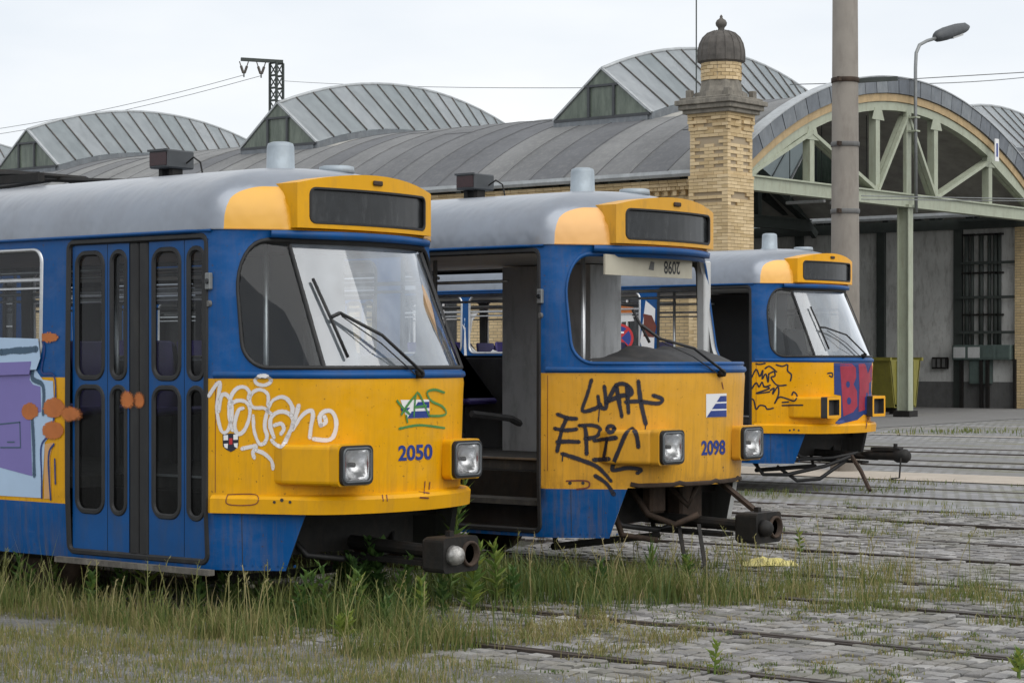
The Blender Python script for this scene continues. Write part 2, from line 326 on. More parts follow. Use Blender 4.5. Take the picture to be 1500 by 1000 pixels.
# ------------------------------------------------------------------ mesh helpers
class MB:
    def __init__(s): s.v = []; s.f = []; s.m = []; s.t = []
    def add(s, vs, fs, mi=0, tint=None):
        o = len(s.v); s.v += [tuple(p) for p in vs]
        for f in fs: s.f.append(tuple(i + o for i in f)); s.m.append(mi)
        if tint is not None: s.t += [tint] * len(vs)
        return s
    def box(s, a, b, mi=0, tint=None):
        x0, y0, z0 = a; x1, y1, z1 = b
        return s.add([(x0, y0, z0), (x1, y0, z0), (x1, y1, z0), (x0, y1, z0), (x0, y0, z1), (x1, y0, z1), (x1, y1, z1), (x0, y1, z1)],
                     [(0, 3, 2, 1), (4, 5, 6, 7), (0, 1, 5, 4), (1, 2, 6, 5), (2, 3, 7, 6), (3, 0, 4, 7)], mi, tint)
    def bar(s, p, q, w, h, up=(0, 0, 1), mi=0):
        p, q = Vector(p), Vector(q); d = (q - p).normalized(); u = Vector(up)
        if abs(d.dot(u)) > .98: u = Vector((1, 0, 0))
        a = d.cross(u).normalized() * w / 2; c = a.cross(d).normalized() * h / 2
        vs = [p - a - c, p + a - c, p + a + c, p - a + c, q - a - c, q + a - c, q + a + c, q - a + c]
        return s.add(vs, [(0, 1, 2, 3), (7, 6, 5, 4), (0, 4, 5, 1), (1, 5, 6, 2), (2, 6, 7, 3), (3, 7, 4, 0)], mi)
    def tube(s, pts, r, seg=8, mi=0, cap=True, tint=None):
        pts = [Vector(p) for p in pts]; rs = r if isinstance(r, (list, tuple)) else [r] * len(pts)
        d0 = (pts[1] - pts[0]).normalized(); u = Vector((0, 0, 1)) if abs(d0.z) < .9 else Vector((1, 0, 0))
        vs = []; fs = []
        for i, p in enumerate(pts):
            d = (pts[min(i + 1, len(pts) - 1)] - pts[max(i - 1, 0)]).normalized()
            a = d.cross(u)
            a = a.normalized() if a.length > 1e-4 else Vector((0, 1, 0)); c = a.cross(d).normalized(); u = c
            for k in range(seg):
                t = 2 * math.pi * k / seg; vs.append(p + (a * math.cos(t) + c * math.sin(t)) * rs[i])
        for i in range(len(pts) - 1):
            for k in range(seg):
                k2 = (k + 1) % seg; fs.append((i * seg + k, (i + 1) * seg + k, (i + 1) * seg + k2, i * seg + k2))
        if cap: fs += [tuple(range(seg)), tuple(reversed(range((len(pts) - 1) * seg, len(pts) * seg)))]
        return s.add(vs, fs, mi, tint)
    def lathe(s, prof, seg=24, c=(0, 0, 0), axis='Z', mi=0):
        vs = []; fs = []
        for r, h in prof:
            for k in range(seg):
                t = 2 * math.pi * k / seg; a, b2 = r * math.cos(t), r * math.sin(t)
                vs.append({'Z': (c[0] + a, c[1] + b2, c[2] + h), 'X': (c[0] + h, c[1] + a, c[2] + b2), 'Y': (c[0] + b2, c[1] + h, c[2] + a)}[axis])
        for i in range(len(prof) - 1):
            for k in range(seg):
                k2 = (k + 1) % seg; fs.append((i * seg + k, i * seg + k2, (i + 1) * seg + k2, (i + 1) * seg + k))
        fs += [tuple(reversed(range(seg))), tuple(range((len(prof) - 1) * seg, len(prof) * seg))]
        return s.add(vs, fs, mi)
    def prism(s, poly, d0, d1, fn, mi=0):          # poly 2-D, fn(a, b, d) -> point
        n_ = len(poly); vs = [fn(a, b, d0) for a, b in poly] + [fn(a, b, d1) for a, b in poly]
        fs = [tuple(reversed(range(n_))), tuple(range(n_, 2 * n_))] + [(i, (i + 1) % n_, n_ + (i + 1) % n_, n_ + i) for i in range(n_)]
        return s.add(vs, fs, mi)
    def build(s, name, mats, parent=None, smooth=False, bevel=0, seg=2):
        me = bpy.data.meshes.new(name); me.from_pydata(s.v, [], s.f)
        if isinstance(mats, str): mats = [mats]
        for k in mats: me.materials.append(MATS[k])
        if any(s.m): me.polygons.foreach_set('material_index', s.m)
        if s.t:
            at = me.attributes.new('tint', 'FLOAT', 'POINT'); at.data.foreach_set('value', s.t)
        if smooth: me.polygons.foreach_set('use_smooth', [True] * len(me.polygons))
        me.update()
        bm = bmesh.new(); bm.from_mesh(me)
        if not s.t: bmesh.ops.recalc_face_normals(bm, faces=bm.faces)
        if bevel:
            es = [e for e in bm.edges if len(e.link_faces) == 2 and e.calc_face_angle(0) > .5]
            bmesh.ops.bevel(bm, geom=es, offset=bevel, segments=seg, affect='EDGES', profile=.5)
        bm.to_mesh(me); bm.free()
        o = bpy.data.objects.new(name, me); C.objects.link(o); o.parent = parent
        if smooth and bevel: pass
        return o
def tag(o, label=None, cat=None, group=None, kind=None):
    for k, v in (('label', label), ('category', cat), ('group', group), ('kind', kind)):
        if v: o[k] = v
    return o
def empty(name, loc=(0, 0, 0), rz=0, parent=None):
    o = bpy.data.objects.new(name, None); C.objects.link(o); o.location = loc; o.rotation_euler.z = rz; o.parent = parent
    o.empty_display_size = .2
    return o
def copy_tree(o, parent=None):
    c = o.copy(); C.objects.link(c); c.parent = parent
    for ch in o.children: copy_tree(ch, c)
    return c
def inside(p, poly):
    x, y = p; r = False; j = len(poly) - 1
    for i in range(len(poly)):
        (xi, yi), (xj, yj) = poly[i], poly[j]
        if (yi > y) != (yj > y) and x < (xj - xi) * (y - yi) / (yj - yi) + xi: r = not r
        j = i
    return r
def dens(poly, step, closed=True):
    out = []; n_ = len(poly)
    for i in range(n_ if closed else n_ - 1):
        a, b_ = poly[i], poly[(i + 1) % n_]; l = math.hypot(b_[0] - a[0], b_[1] - a[1]); k = max(1, int(math.ceil(l / step)))
        out += [(a[0] + (b_[0] - a[0]) * j / k, a[1] + (b_[1] - a[1]) * j / k) for j in range(k)]
    if not closed: out.append(poly[-1])
    return out
def rrect(a0, b0, a1, b1, r, seg=6):
    if not isinstance(r, (list, tuple)): r = [r] * 4
    out = []
    for (cx, cy, t0), q in zip(((a0, b0, 180), (a1, b0, 270), (a1, b1, 0), (a0, b1, 90)), r):
        x = cx + q * (1 if cx == a0 else -1); y = cy + q * (1 if cy == b0 else -1)
        for k in range(seg + 1):
            t = R(t0 + 90 * k / seg); out.append((x + q * math.cos(t), y + q * math.sin(t)))
    return out
def cdt(outer, holes, extra):
    vs = [Vector(p) for p in outer]; es = []
    def ring(o, n_): return [(o + i, o + (i + 1) % n_) for i in range(n_)]
    es += ring(0, len(outer))
    for h in holes:
        o = len(vs); vs += [Vector(p) for p in h]; es += ring(o, len(h))
    for p in extra:
        if inside(p, outer) and not any(inside(p, h) for h in holes): vs.append(Vector(p))
    r = geometry.delaunay_2d_cdt(vs, es, [], 0, 1e-5)
    pts = [(p.x, p.y) for p in r[0]]; fs = []
    for f in r[2]:
        c = (sum(pts[i][0] for i in f) / 3, sum(pts[i][1] for i in f) / 3)
        if inside(c, outer) and not any(inside(c, h) for h in holes): fs.append(tuple(f))
    return pts, fs
def panel(mb, outer, holes, fn, th=.03, extra=(), off=0., mi=(0, 1, 2), back=True):
    pts, fs = cdt(outer, holes, extra)
    mb.add([fn(a, b_, off) for a, b_ in pts], fs, mi[0])
    if back:
        mb.add([fn(a, b_, off - th) for a, b_ in pts], [tuple(reversed(f)) for f in fs], mi[1])
        for lp in [outer] + list(holes):
            n_ = len(lp); mb.add([fn(a, b_, off) for a, b_ in lp] + [fn(a, b_, off - th) for a, b_ in lp], [(i, (i + 1) % n_, n_ + (i + 1) % n_, n_ + i) for i in range(n_)], mi[2])
    return mb
def build_panel(mb, name, mats, parent, smooth=True):
    me = bpy.data.meshes.new(name); me.from_pydata(mb.v, [], mb.f)
    for k in mats: me.materials.append(MATS[k])
    me.polygons.foreach_set('material_index', mb.m)
    if smooth: me.polygons.foreach_set('use_smooth', [True] * len(me.polygons))
    me.update(); o = bpy.data.objects.new(name, me); C.objects.link(o); o.parent = parent
    return o
def gasket(mb, loop, fn, w=.018, h=.012, mi=0, closed=True, off=0.):      # bead that follows a loop on a surface
    n_ = len(loop); vs = []; fs = []
    for i, (a, b_) in enumerate(loop):
        pa = loop[(i - 1) % n_] if (closed or i) else loop[i]; pb = loop[(i + 1) % n_] if (closed or i < n_ - 1) else loop[i]
        dx, dy = pb[0] - pa[0], pb[1] - pa[1]; l = math.hypot(dx, dy) or 1; nx, ny = -dy / l * w / 2, dx / l * w / 2
        vs += [fn(a - nx, b_ - ny, off - .004), fn(a - nx * .5, b_ - ny * .5, off + h), fn(a + nx * .5, b_ + ny * .5, off + h), fn(a + nx, b_ + ny, off - .004)]
    for i in range(n_ if closed else n_ - 1):
        j = (i + 1) % n_
        for k in range(3): fs.append((i * 4 + k, j * 4 + k, j * 4 + k + 1, i * 4 + k + 1))
    return mb.add(vs, fs, mi)
def smooth_line(pts, k=4):
    out = []; n_ = len(pts)
    if n_ < 3: return dens(pts, 1e9, False)
    for i in range(n_ - 1):
        p0, p1, p2, p3 = pts[max(i - 1, 0)], pts[i], pts[i + 1], pts[min(i + 2, n_ - 1)]
        for j in range(k):
            t = j / k
            out.append(tuple(.5 * (2 * p1[d] + (p2[d] - p0[d]) * t + (2 * p0[d] - 5 * p1[d] + 4 * p2[d] - p3[d]) * t * t + (3 * p1[d] - p0[d] - 3 * p2[d] + p3[d]) * t ** 3) for d in (0, 1)))
    out.append(pts[-1]); return out

# ================================================================== GROUND
m, n, b = newmat('sett_worn'); t = N(n, 'ShaderNodeNewGeometry').outputs['Position']
br = N(n, 'ShaderNodeTexBrick'); n.links.new(t, br.inputs['Vector']); br.inputs['Scale'].default_value = 1; br.inputs['Brick Width'].default_value = .2; br.inputs['Row Height'].default_value = .22
br.inputs['Color1'].default_value = (.30, .30, .31, 1); br.inputs['Color2'].default_value = (.16, .16, .175, 1); br.inputs['Mortar'].default_value = (.07, .068, .05, 1); br.inputs['Mortar Size'].default_value = .016
c = mixc(n, ramp(n, noise(n, mapv(n, t, (.25, 1, 1)), .5, 7, .75), .42, .58), br.outputs['Color'], (.17, .168, .165))
c = mixc(n, math_(n, 'MULTIPLY', ramp(n, noise(n, mapv(n, t, (.3, 1.2, 1)), .9, 7, .75), .5, .66), .8), c, (.13, .125, .055))
c = mixc(n, math_(n, 'MULTIPLY', ramp(n, noise(n, mapv(n, t, (.2, 2, 1)), .8, 6, .7), .52, .7), .6), c, (.33, .30, .27))
n.links.new(c, b.inputs['Base Color']); b.inputs['Roughness'].default_value = .9; bump(n, b, math_(n, 'SUBTRACT', 1, br.outputs['Fac']), .5, .015)
def sheet(name, x0, x1, y0, y1, dz, mat, label=None):
    ys = sorted({y0, y1, *[k for k in (10.65, 70) if y0 < k < y1]}); mb = MB()
    mb.add([p for y in ys for p in ((x0, y, gz(y) + dz), (x1, y, gz(y) + dz))], [(2 * i, 2 * i + 1, 2 * i + 3, 2 * i + 2) for i in range(len(ys) - 1)])
    return tag(mb.build(name, mat), label, None, None, 'structure')
sheet('ground', -900, 900, -300, 1500, -.06, 'yard_ground')
sheet('asphalt_path', -120, 80, -40, 9.22, 0, 'asphalt')
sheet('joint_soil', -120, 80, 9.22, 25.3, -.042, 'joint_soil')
sheet('yard_pavement', -120, 80, 25.3, 66, -.012, 'sett_worn')
sheet('concrete_strip', -22, 30, 25.55, 27.1, 0, 'concrete_slab')
sheet('kerb_line', -22, 40, 38.3, 38.5, .01, 'concrete_slab')
sheet('hall_floor', -80, -23.6, 40.7, 72, -.004, 'hall_floor')
SP = {1: 10.65, 2: 13.80, 0: 17.0, 9: 20.2, 3: 23.4, 8: 29.4, 7: 33.2}
GA = .73
# rails: head, groove and lip, one mesh for each rail
for yc in SP.values():
    tr = empty('tram_track', (0, yc, gz(yc))); tag(tr, kind='structure')
    for s in (-1, 1):
        prof = [(-.055, -.16), (-.055, .004), (.0, .004), (.006, -.022), (.036, -.022), (.042, .0), (.06, .0), (.06, -.16)]
        mb = MB(); mb.prism([(a * -s, b) for a, b in prof], -70, 45, lambda a, b, d, s=s: (d, s * GA + a, b))
        mb.build('rail', 'rail_steel', tr)
# setts
def sett(mb, cx, cy, a, b, z, rot, tint):
    hx, hy = a / 2, b / 2; j = lambda q: random.uniform(-q, q); ca, sa = math.cos(rot), math.sin(rot)
    vs = []
    tx, ty = j(.03), j(.03)
    for k, (ins, dz) in enumerate(((.0, -.05), (.0, -.007), (.007, 0.))):
        for sx, sy in ((-1, -1), (1, -1), (1, 1), (-1, 1)):
            x = sx * (hx - ins) + j(.005); y = sy * (hy - ins) + j(.005)
            vs.append((cx + x * ca - y * sa, cy + x * sa + y * ca, z + dz + (x * tx + y * ty if k else 0)))
    fs = [(8, 9, 10, 11)] + [(k * 4 + i, k * 4 + (i + 1) % 4, k * 4 + 4 + (i + 1) % 4, k * 4 + 4 + i) for k in (0, 1) for i in range(4)]
    mb.add(vs, fs, 0, tint)
rail_y = sorted(y + s * GA for y in SP.values() for s in (-1, 1))
bands = []
lo = 9.25
for ry in rail_y:
    if ry > 22: break
    bands.append((lo, ry - .068)); lo = ry + .068
setts = []
for y0, y1 in bands:
    nrow = max(1, round((y1 - y0) / .132)); h = (y1 - y0) / nrow
    x = -20.
    while x < 1.5:
        cw = random.uniform(.115, .145); sh = random.uniform(0, 1)
        ys = [y0] + [y0 + h * (k + sh * .5 + random.uniform(-.06, .06)) for k in range(1, nrow)] + [y1]
        for a, b_ in zip(ys, ys[1:]):
            cx, cy = x + cw / 2, (a + b_) / 2; u, v = pj(cx, cy, 0)
            if -40 < u < 1980 and v < 1130 and not (cx < -12.2 and cy < 15.8):
                setts.append((cx, cy, cw - .02, b_ - a - .02, v, random.uniform(-.07, .07)))
        x += cw
setts.sort(key=lambda k: -(min(k[4], 1010) if 0 < pj(k[0], k[1], 0)[0] < 1500 and k[4] < 1010 else 0))
paving = empty('sett_paving', (-7, 12, 0)); tag(paving, kind='structure')
rest = MB()
for i, (cx, cy, a, b_, v, ro) in enumerate(setts):
    z = gz(cy) - .004 + random.uniform(-.009, .009) + .006 * math.sin(cx * 2.1) * math.sin(cy * 1.7); t = random.random()
    if i < 300:
        mb = MB(); sett(mb, 0, 0, a, b_, 0, ro, t); o = mb.build('sett', 'sett_stone', paving); o.location = (cx + 7, cy - 12, z)
    else: sett(rest, cx + 7, cy - 12, a, b_, z, ro, t)
tag(rest.build('sett_field', 'sett_stone', paving), kind='stuff')
# far setts: material takes over
m, n, b = newmat('sett_far'); t = N(n, 'ShaderNodeNewGeometry').outputs['Position']
br = N(n, 'ShaderNodeTexBrick'); n.links.new(t, br.inputs['Vector']); br.inputs['Scale'].default_value = 1; br.inputs['Brick Width'].default_value = .16; br.inputs['Row Height'].default_value = .15
br.inputs['Color1'].default_value = (.30, .30, .31, 1); br.inputs['Color2'].default_value = (.18, .18, .2, 1); br.inputs['Mortar'].default_value = (.09, .085, .05, 1); br.inputs['Mortar Size'].default_value = .012
c = mixc(n, math_(n, 'MULTIPLY', ramp(n, noise(n, mapv(n, t, (.4, 1, 1)), .8, 6, .7), .5, .7), .7), br.outputs['Color'], (.14, .14, .06))
n.links.new(c, b.inputs['Base Color']); b.inputs['Roughness'].default_value = .8; bump(n, b, math_(n, 'SUBTRACT', 1, br.outputs['Fac']), .6, .015)
for y0, y1 in ((21.0, 22.6), (22.74, 24.06), (24.2, 25.3)): sheet('sett_paving', -40, 30, y0, y1, -.006, 'sett_far')
sheet('sett_paving', -40, -20.05, 15.9, 20.86, -.006, 'sett_far')
for y0, y1 in bands:
    if y1 - y0 > .2: sheet('sett_paving', 1.6, 60, y0, min(y1, 20.9), -.008, 'sett_far')

# ================================================================== DEPOT HALLS
YC, ZC, RV = 48.3, -5.04, 13.76
XF, XB = -26.51, -75.
YE, RR, YR = 40.05, 13.46, 40.6
def vz(Y, r=RR): return ZC + math.sqrt(r * r - (Y - YC) ** 2)
def arcpts(y0, y1, n_, r=RR):
    a0, a1 = math.asin((y0 - YC) / r), math.asin((y1 - YC) / r)
    return [(YC + r * math.sin(a0 + (a1 - a0) * i / n_), ZC + r * math.cos(a0 + (a1 - a0) * i / n_)) for i in range(n_ + 1)]
def vault_strip(mb, x0, x1, y0, y1, n_, ro, ri):
    a = arcpts(y0, y1, n_, ro); a0, a1 = math.asin((y0 - YC) / ro), math.asin((y1 - YC) / ro)
    b_ = [(YC + ri * math.sin(a0 + (a1 - a0) * i / n_), ZC + ri * math.cos(a0 + (a1 - a0) * i / n_)) for i in range(n_ + 1)]
    poly = a + b_[::-1]; k = len(poly)
    vs = [(x0, *p) for p in poly] + [(x1, *p) for p in poly]; fs = [(i, (i + 1) % k, k + (i + 1) % k, k + i) for i in range(k)]
    for i in range(n_): fs += [(i + 1, i, k - 1 - i, k - 2 - i), (k + i, k + i + 1, 2 * k - 2 - i, 2 * k - 1 - i)]
    return mb.add(vs, fs)
SKX = [-33.0, -44.75, -56.3, -68.0]
SKW, SY0, SY1 = 1.52, 44.05, 55.2
def make_hall(full):
    root = empty('depot_hall', (0, 0, 0))
    # roof deck with skylight openings
    dk = MB(); xs = [XF - .1]
    for sx in SKX: xs += [sx + SKW - .15, sx - SKW + .15]
    xs.append(XB)
    for i in range(len(xs) - 1):
        if i % 2 == 0: vault_strip(dk, xs[i + 1], xs[i], YR + .1, 2 * YC - YR - .1, 24, RR - .03, RR - .16)
        else:
            vault_strip(dk, xs[i + 1], xs[i], YR + .1, SY0 + .3, 8, RR - .03, RR - .16); vault_strip(dk, xs[i + 1], xs[i], SY1 - .3, 2 * YC - YR - .1, 8, RR - .03, RR - .16)
    dk.build('roof_deck', 'roof_deck', root)
    x = XF - .05; i = 0
    while x > XB + .5:
        w = random.uniform(.92, 1.08); x1 = x - w
        insky = [sx for sx in SKX if min(x, sx + SKW) - max(x1, sx - SKW) > .05]
        up = .006 * (i % 2) + .004
        rngs = [(YR - .06, 2 * YC - YR + .06, 26)]
        if insky: rngs = [(YR - .06, SY0 + .12, 9), (SY1 - .12, 2 * YC - YR + .06, 9)]
        elif random.random() < .55:
            cut = random.uniform(42, 47); rngs = [(YR - .06, cut, 9), (cut - .04, 2 * YC - YR + .06, 20)]
        for q, (y0, y1, n_) in enumerate(rngs):
            o = vault_strip(MB(), x1 - .04, x, y0, y1, n_, RR + up + .008 * q, RR - .028).build('roofing_sheet', 'roof_felt', root)
        for q, (y0, y1, n_) in enumerate(rngs): vault_strip(MB(), x1 - .048, x1 - .03, y0 + .01, y1, n_, RR + .022, RR - .02).build('seam_shadow_strip', 'seam_shadow', root)  # dark strips added along the laps in place of their shadow lines
        if len(rngs) == 2 and not insky: vault_strip(MB(), x1, x - .06, rngs[0][1] - .05, rngs[0][1] - .02, 1, RR + .022, RR - .02).build('seam_shadow_strip', 'seam_shadow', root)
        x = x1; i += 1
    # eave gutter
    g = MB(); prof = [(-.09, .06), (-.1, -.02), (-.06, -.085), (.02, -.085), (.05, -.02), (.05, .06), (.035, .06), (.03, -.015), (.01, -.065), (-.05, -.065), (-.08, -.015), (-.075, .06)]
    g.prism(prof, XB, XF - .9, lambda a, b_, d: (d, YR - .1 + a, vz(YR) - .04 + b_)); g.build('gutter', 'zinc_light', root)
    # skylights
    for sx in SKX:
        n_ = 16; ys = [SY0 + (SY1 - SY0) * i / n_ for i in range(n_ + 1)]
        base = lambda Y: vz(Y) + .12
        ridge = lambda Y: 10.15 - .0334 * (Y - 49.6) ** 2
        cb = MB()
        for s in (-1, 1):
            vs = []; fs = []
            for Y in ys:
                for dx, dz in ((SKW + .06, -.03), (SKW + .06, .16), (SKW - .06, .16), (SKW - .06, -.2)): vs.append((sx + s * dx, Y, vz(Y) + dz))
            for i in range(n_):
                for k in range(4): fs.append((i * 4 + k, i * 4 + (k + 1) % 4, i * 4 + 4 + (k + 1) % 4, i * 4 + 4 + k))
            fs += [(0, 1, 2, 3), tuple(n_ * 4 + k for k in (3, 2, 1, 0))]; cb.add(vs, fs)
        for Y in (SY0, SY1): cb.box((sx - SKW + .06, Y - .05, vz(Y) - .15), (sx + SKW - .06, Y + .05, vz(Y) + .17))
        sky = cb.build('skylight', 'zinc', root)
        for s in (-1, 1):
            for i in range(n_):
                a, b_ = ys[i] + .012, ys[i + 1] - .012; q = []
                for Y in (a, b_): q += [(sx + s * (SKW + .03), Y, base(Y) + .06), (sx + s * .03, Y, ridge(Y))]
                p = [Vector(k) for k in (q[0], q[2], q[3], q[1])]; nn = (p[1] - p[0]).cross(p[3] - p[0]).normalized() * .012 * (1 if s > 0 else -1)
                MB().add([k for k in p] + [k - nn for k in p], [(0, 1, 2, 3), (7, 6, 5, 4), (0, 4, 5, 1), (1, 5, 6, 2), (2, 6, 7, 3), (3, 7, 4, 0)]).build('glass_pane', 'wired_glass', sky)
            for i in range(n_ + 1):
                Y = ys[i]; MB().bar((sx + s * (SKW + .05), Y, base(Y) + .06), (sx + s * .02, Y, ridge(Y) + .015), .036 if 0 < i < n_ else .11, .05).build('glazing_bar', 'glazing_bar' if 0 < i < n_ else 'zinc_light', sky)
        MB().tube([(sx, Y, ridge(Y) + .02) for Y in ys], .055, 8).build('ridge_cap', 'zinc_light', sky, True)
        for Y, s in ((SY0, -1), (SY1, 1)):
            zb, zt = vz(Y) + .17, ridge(Y); yy = Y + s * .01
            w_at = lambda z: max(0, (zt - z) / (zt - zb)) * (SKW - .04)
            zm = zb + (zt - zb) * .66
            for poly in ([(-w_at(zb), zb), (-.42, zb), (-.42, zm - .02), (-w_at(zm - .02), zm - .02)], [(-.38, zb), (.38, zb), (.38, zm - .02), (-.38, zm - .02)], [(.42, zb), (w_at(zb), zb), (w_at(zm - .02), zm - .02), (.42, zm - .02)], [(-w_at(zm + .03), zm + .03), (w_at(zm + .03), zm + .03), (0, zt)]):
                MB().prism(poly, 0, .012, lambda a, b_, d: (sx + a, yy - s * d, b_)).build('gable_pane', 'gable_glass', sky)
            for p, q, w in (((-.40, zb), (-.40, zm), .07), ((.40, zb), (.40, zm), .07), ((-w_at(zm) - .02, zm), (w_at(zm) + .02, zm), .06), ((-SKW, zb - .02), (SKW, zb - .02), .07)):
                MB().bar((sx + p[0], yy + s * .02, p[1]), (sx + q[0], yy + s * .02, q[1]), w, w).build('gable_bar', 'lamp_grey', sky)
    # front arch: zinc flashing panels, ochre board, steel truss
    na = 28; a0 = math.asin((YE + .75 - YC) / RV)
    for i in range(na):
        t0, t1 = a0 + (-2 * a0) * i / na + .001, a0 + (-2 * a0) * (i + 1) / na - .001; vs = []
        for X in (XF - .3, XF + .02 + .004 * (i % 2)):
            for t in (t0, t1):
                for r in (RV - .36, RV + .035): vs.append((X, YC + r * math.sin(t), ZC + r * math.cos(t)))
        MB().add(vs, [(0, 1, 3, 2), (4, 6, 7, 5), (0, 4, 5, 1), (2, 3, 7, 6), (1, 5, 7, 3), (0, 2, 6, 4)]).build('flashing_panel', 'zinc', root)
    vault_strip(MB(), XF - .25, XF - .03, YE + .75, 2 * YC - YE - .75, 30, RV - .37, RV - .56).build('fascia_board', 'ochre_trim', root)
    vault_strip(MB(), XF - .3, XF + .045, YE + .75, 2 * YC - YE - .75, 36, RV + .065, RV + .037).build('verge_cap', 'zinc_light', root)
    return root
def truss(root, X, mat, th=.2):
    t = vault_strip(MB(), X - th / 2, X + th / 2, YE + .35, 2 * YC - YE - .35, 30, RV - .57, RV - .78).build('roof_truss', mat, root)
    zb0, zb1 = 5.46, 5.86
    MB().box((X - .13, YE + .9, zb0 + .08), (X + .13, 2 * YC - YE - .9, zb1 - .02)).build('bottom_chord', mat, t)
    MB().box((X - .19, YE + .9, zb1 - .02), (X + .19, 2 * YC - YE - .9, zb1 + .02)).build('chord_flange', mat, t)
    top = lambda Y: vz(Y, RV - .74)
    for Y in (43.75, 46.85, 49.85, 52.9):
        p = MB(); p.box((X - .1, Y - .1, zb1), (X + .1, Y + .1, top(Y))); p.build('truss_post', mat, t)
        MB().prism([(Y - .3, top(Y) - .28), (Y + .3, top(Y) - .28), (Y + .16, top(Y) + .02), (Y - .16, top(Y) + .02)], X + .101, X + .113, lambda a, b_, d: (d, a, b_)).build('gusset_plate', mat, t)
    for (ya, za), (yb, zb) in (((41.0, zb1), (43.75, top(43.75) - .1)), ((43.75, top(43.75) - .1), (46.85, zb1)), ((46.85, zb1), (48.38, top(48.4) - .1)), ((48.38, top(48.4) - .1), (49.85, zb1)), ((49.85, zb1), (52.9, top(52.9) - .1)), ((52.9, top(52.9) - .1), (55.6, zb1))):
        for dx in (-.07, .07): MB().bar((X + dx, ya, za), (X + dx, yb, zb), .09, .12, (1, 0, 0)).build('truss_brace', mat, t)
    return t
hall = make_hall(True)
tag(hall, 'depot hall with grey barrel roof, arched skylights and open green steel front', 'building', 'barrel roofed depot halls')
truss(hall, XF - .17, 'green_steel')
for X in (-34., -42., -50., -58.): truss(hall, X, 'lattice_steel', .15)
# centre column under the arch
col = MB(); zc0 = gz(48.4) - .05
for dx in (-.15, .15): col.box((XF - .17 + dx - .012, 48.4 - .12, zc0), (XF - .17 + dx + .012, 48.4 + .12, 5.54))
col.box((XF - .17 - .138, 48.4 - .012, zc0), (XF - .17 + .138, 48.4 + .012, 5.54))
co = col.build('column', 'green_steel', hall)
MB().box((XF - .17 - .22, 48.18, zc0), (XF + .07, 48.62, zc0 + .2)).build('column_base', 'dark_steel', co)
MB().box((XF - .17 - .2, 48.2, 5.53), (XF + .05, 48.6, 5.6)).build('column_head', 'green_steel', co)
MB().box((XF - .16, 48.28, 5.84), (XF - .06, 48.52, vz(48.4, RV - .74))).build('column_upper', 'green_steel', co)
hall2 = copy_tree(hall); hall2.location = (0, 16.75, .0)
hall2['label'] = 'barrel roofed depot hall adjoining beyond the open arched front, only its near corner showing'
# walls of the near hall
wb = MB(); zt = vz(YR) - .14
xs_win = [-30.2 - 5.75 * i for i in range(8)]
holes = [dens(rrect(x - .8, 1.3, x + .8, 4.3, [.02, .02, .6, .6], 6), .5) for x in xs_win]
outer = dens([(XB, -.2), (XF - .95, -.2), (XF - .95, zt), (XB, zt)], 2)
panel(wb, outer, holes, lambda a, b_, d: (a, 40.850 - d, b_), .36)
wl = build_panel(wb, 'side_wall', ['brick_wall', 'plaster_grey', 'brick_wall'], hall, False)
for x in xs_win:
    wf = MB(); gasket(wf, dens(rrect(x - .76, 1.34, x + .76, 4.26, [.02, .02, .58, .58], 6), .5), lambda a, b_, d: (a, 40.990 - d, b_), .08, .05)
    for k in (-.25, .25): wf.box((x + k - .02, 40.950, 1.34), (x + k + .02, 40.990, 4.26))
    for zz in (2.0, 2.7, 3.4): wf.box((x - .76, 40.951, zz - .02), (x + .76, 40.991, zz + .02))
    fo = wf.build('window_frame', 'paint_white', wl)
    p_ = MB(); panel(p_, dens(rrect(x - .76, 1.34, x + .76, 4.26, [.02, .02, .58, .58], 6), .5), [], lambda a, b_, d: (a, 41.000 - d, b_), back=False); build_panel(p_, 'window_pane', ['screen_dark'], wl, False)
    MB().box((x - .95, 40.730, 1.2), (x + .95, 41.030, 1.3)).build('window_sill', 'stone_grey', wl)
for x in [xs_win[0] + 2.87 - 5.75 * i for i in range(1, 9)]: MB().box((x - .32, 40.730, -.2), (x + .32, 40.845, 5.2)).build('pilaster', 'brick_wall', hall)
# corbelled frieze below the gutter: courses of header bricks
fr = MB(); x = XF - 1.0
while x > -64:
    fr.box((x - .11, 40.690, 5.60), (x, 40.860, 5.675), 0, random.random()); fr.box((x - .11, 40.750, 5.48), (x, 40.860, 5.598), 0, random.random()) if int(x * 8) % 2 else None
    x -= .125
x = XF - 1.0
while x > -64:
    for k, zz in enumerate((5.68, 5.757)): fr.box((x - .25, 40.650 - .03 * k, zz), (x, 40.860, zz + .07), 0, random.random())
    fr.box((x - .25, 40.800, 5.32), (x, 40.860, 5.39), 0, random.random()); x -= .26
tag(fr.build('brick_frieze', 'brick_piece', hall), kind='stuff')
# inner wall on the far side, piers, eave beam
yi = 56.4
MB().box((XB, yi, -.2), (XF - .3, yi + .3, 5.75)).build('inner_wall', 'plaster_grey', hall)
MB().box((XB - .3, 40.4, -.2), (XB, 56.6, 8.5)).build('end_wall', 'plaster_grey', hall)
MB().box((XB, yi - .14, 5.45), (XF - .3, yi - .003, 5.75)).build('eave_beam', 'lattice_steel', hall)
for u in (1045, 1170, 1290, 1403):
    X = onY(u, 400, yi - .1)[0]; MB().box((X - .13, yi - .12, -.1), (X + .13, yi - .004, 5.45)).build('wall_pier', 'lattice_steel', hall)
MB().box((XF - .95, yi - .25, -.1), (XF - .28, yi - .004, 5.44)).build('brick_pier', 'brick_wall', hall)
MB().box((XB, yi - .05, -.1), (XF - .96, yi - .004, 1.05)).build('wall_plinth', 'inside_grey', hall)
MB().box((XB, yi + .1, -.2), (XF - .3, yi + .4, 5.7)).build('inner_wall', 'plaster_grey', hall2)
